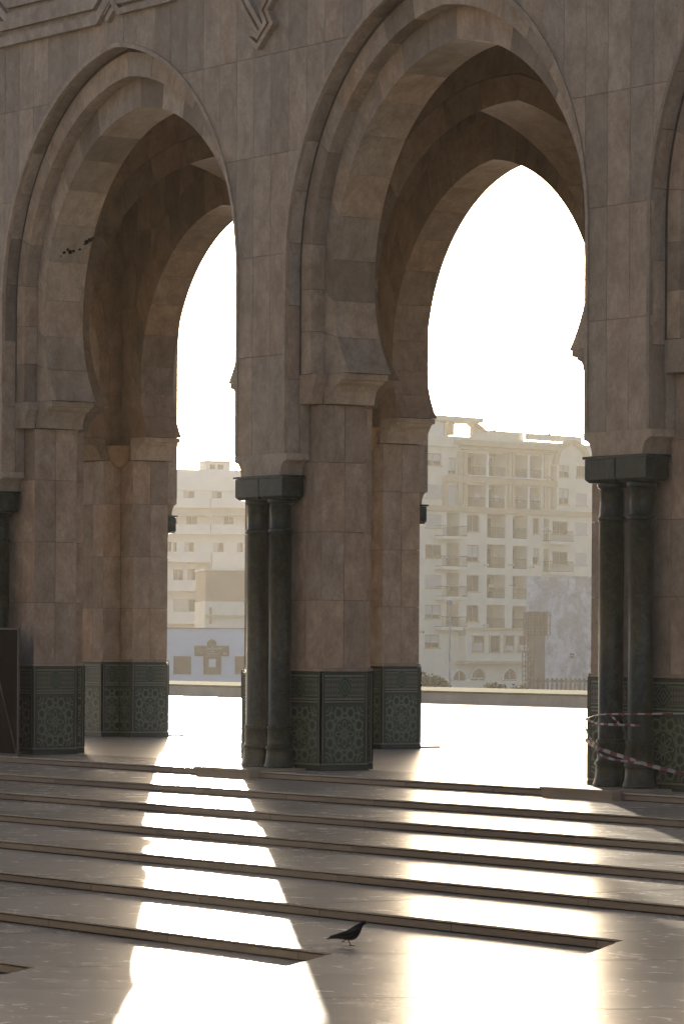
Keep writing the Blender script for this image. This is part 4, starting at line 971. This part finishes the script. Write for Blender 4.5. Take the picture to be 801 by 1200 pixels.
# red and white barrier tape round the right pair of columns
MAT['tape_red'] = plain('red_tape', (0.13, 0.012, 0.012), 0.45, 0.4, 0.15, 8); MAT['tape_white'] = plain('white_tape', (0.30, 0.28, 0.27), 0.45, 0.4, 0.08, 8)
def tape(pts, wid, period, parent):
    """a twisted ribbon along points; stripes are separate faces of two materials"""
    P = [Vector(p) for p in pts]; fine = []
    for a, b in zip(P, P[1:]):
        n = max(2, int((b - a).length / (period / 2)))
        for i in range(n): fine.append(a.lerp(b, i / n))
    fine.append(P[-1]); V = []; Fq = []
    for i, q in enumerate(fine):
        tw = 0.5 * math.sin(i * 0.37) + 0.3; nv = Vector((0.0, math.sin(tw) * wid / 2, math.cos(tw) * wid / 2)); nn = Vector((0, -0.0012, 0))
        V += [q - nv, q + nv, q + nv + nn, q - nv + nn]
    for i in range(len(fine) - 1):
        b = i * 4
        for c in range(4): d = (c + 1) % 4; Fq.append((b + c, b + d, b + 4 + d, b + 4 + c))
    me = bpy.data.meshes.new('ribbon'); me.from_pydata([tuple(v) for v in V], [], Fq); me.materials.append(MAT['tape_red']); me.materials.append(MAT['tape_white'])
    for k, pl in enumerate(me.polygons): pl.material_index = (k // 4) % 2
    o = bpy.data.objects.new('ribbon', me); COL.objects.link(o); o.parent = parent
E_ = lambda x, y, Y=-0.055: tuple(pix_y(676 + x / 6.41, 820 + y / 6.41, Y))
tp = tag(empty('barrier_tape', (BAY, -0.05, 0.6)), 'red and white barrier tape tied round the dark green columns', 'tape'); tp_inv = Vector((BAY, -0.05, 0.6))
def tpts(*l): return [Vector(E_(*q)) - tp_inv for q in l]
tape(tpts((62, 145, 0.34), (125, 120, 0.1), (175, 112), (260, 108), (400, 108), (560, 108, -0.03), (800, 105, 0.33)), 0.022, 0.22, tp)
tape(tpts((62, 145, 0.34), (150, 180, 0.05), (200, 185), (270, 188), (400, 192), (465, 195)), 0.03, 0.22, tp)
tape(tpts((245, 115, -0.065), (285, 150, -0.065), (320, 190, -0.065)), 0.03, 0.2, tp)
tape(tpts((60, 200, 0.34), (85, 270, 0.25), (140, 350, -0.02), (165, 368, -0.06)), 0.03, 0.2, tp)
tape(tpts((62, 300, 0.34), (140, 362, 0.0), (200, 380, -0.06), (300, 415, -0.06), (400, 448, -0.06), (480, 475, -0.06), (570, 503, -0.03), (680, 528, 0.1), (800, 560, 0.33)), 0.048, 0.26, tp)
tape(tpts((150, 395, -0.03), (190, 425, -0.06), (280, 452, -0.07), (380, 465, -0.07), (480, 480, -0.07)), 0.035, 0.24, tp)
# framed dark board beside the far left columns
p0 = pix_y(21, 888, -0.32); bd = tag(empty('framed_board', (p0.x, -0.32, 0.0)), 'dark board in a thin metal frame with a diagonal brace beside the columns', 'board')
MAT['boardframe'] = plain('dull_metal', (0.06, 0.048, 0.04), 0.5, 0.4, 0.15, 5)
W_, H_ = 1.9, 2.08
m = MB(); m.box(-W_ + 0.03, -0.03, 0.02, 0.035, 0.04, H_ - 0.03); m.build('board', 'boarddark', bd)
for bx in ((-W_, 0, 0, 0.03, H_ - 0.03, H_), (-W_, 0, 0, 0.03, 0.0, 0.035), (-0.03, 0, 0.001, 0.029, 0.036, H_ - 0.031), (-W_, -W_ + 0.03, 0.001, 0.029, 0.036, H_ - 0.031)):
    m = MB(); m.box(*bx); m.build('frame_bar', 'boardframe', bd)
m = MB(); m.tube([(-0.04, -0.005, 0.05), (-0.95, -0.005, 1.95)], 0.014, 6); m.build('brace', 'boardframe', bd)
# ---------------- the hazy air
m = MB(); m.box(-1600, 1600, -1600, 1600, -4.2, 27); hz = m.build('haze', 'mortar'); hz.data.materials.clear(); hm = bpy.data.materials.new('haze_air'); hm.use_nodes = True; nt = hm.node_tree
nt.nodes.remove(nt.nodes['Principled BSDF']); pv = nt.nodes.new('ShaderNodeVolumePrincipled'); pv.inputs['Color'].default_value = (0.97, 0.92, 0.82, 1); pv.inputs['Density'].default_value = 0.00036; pv.inputs['Anisotropy'].default_value = 0.42
nt.links.new(pv.outputs[0], nt.nodes['Material Output'].inputs['Volume']); hz.data.materials.append(hm); tag(hz, kind='stuff')
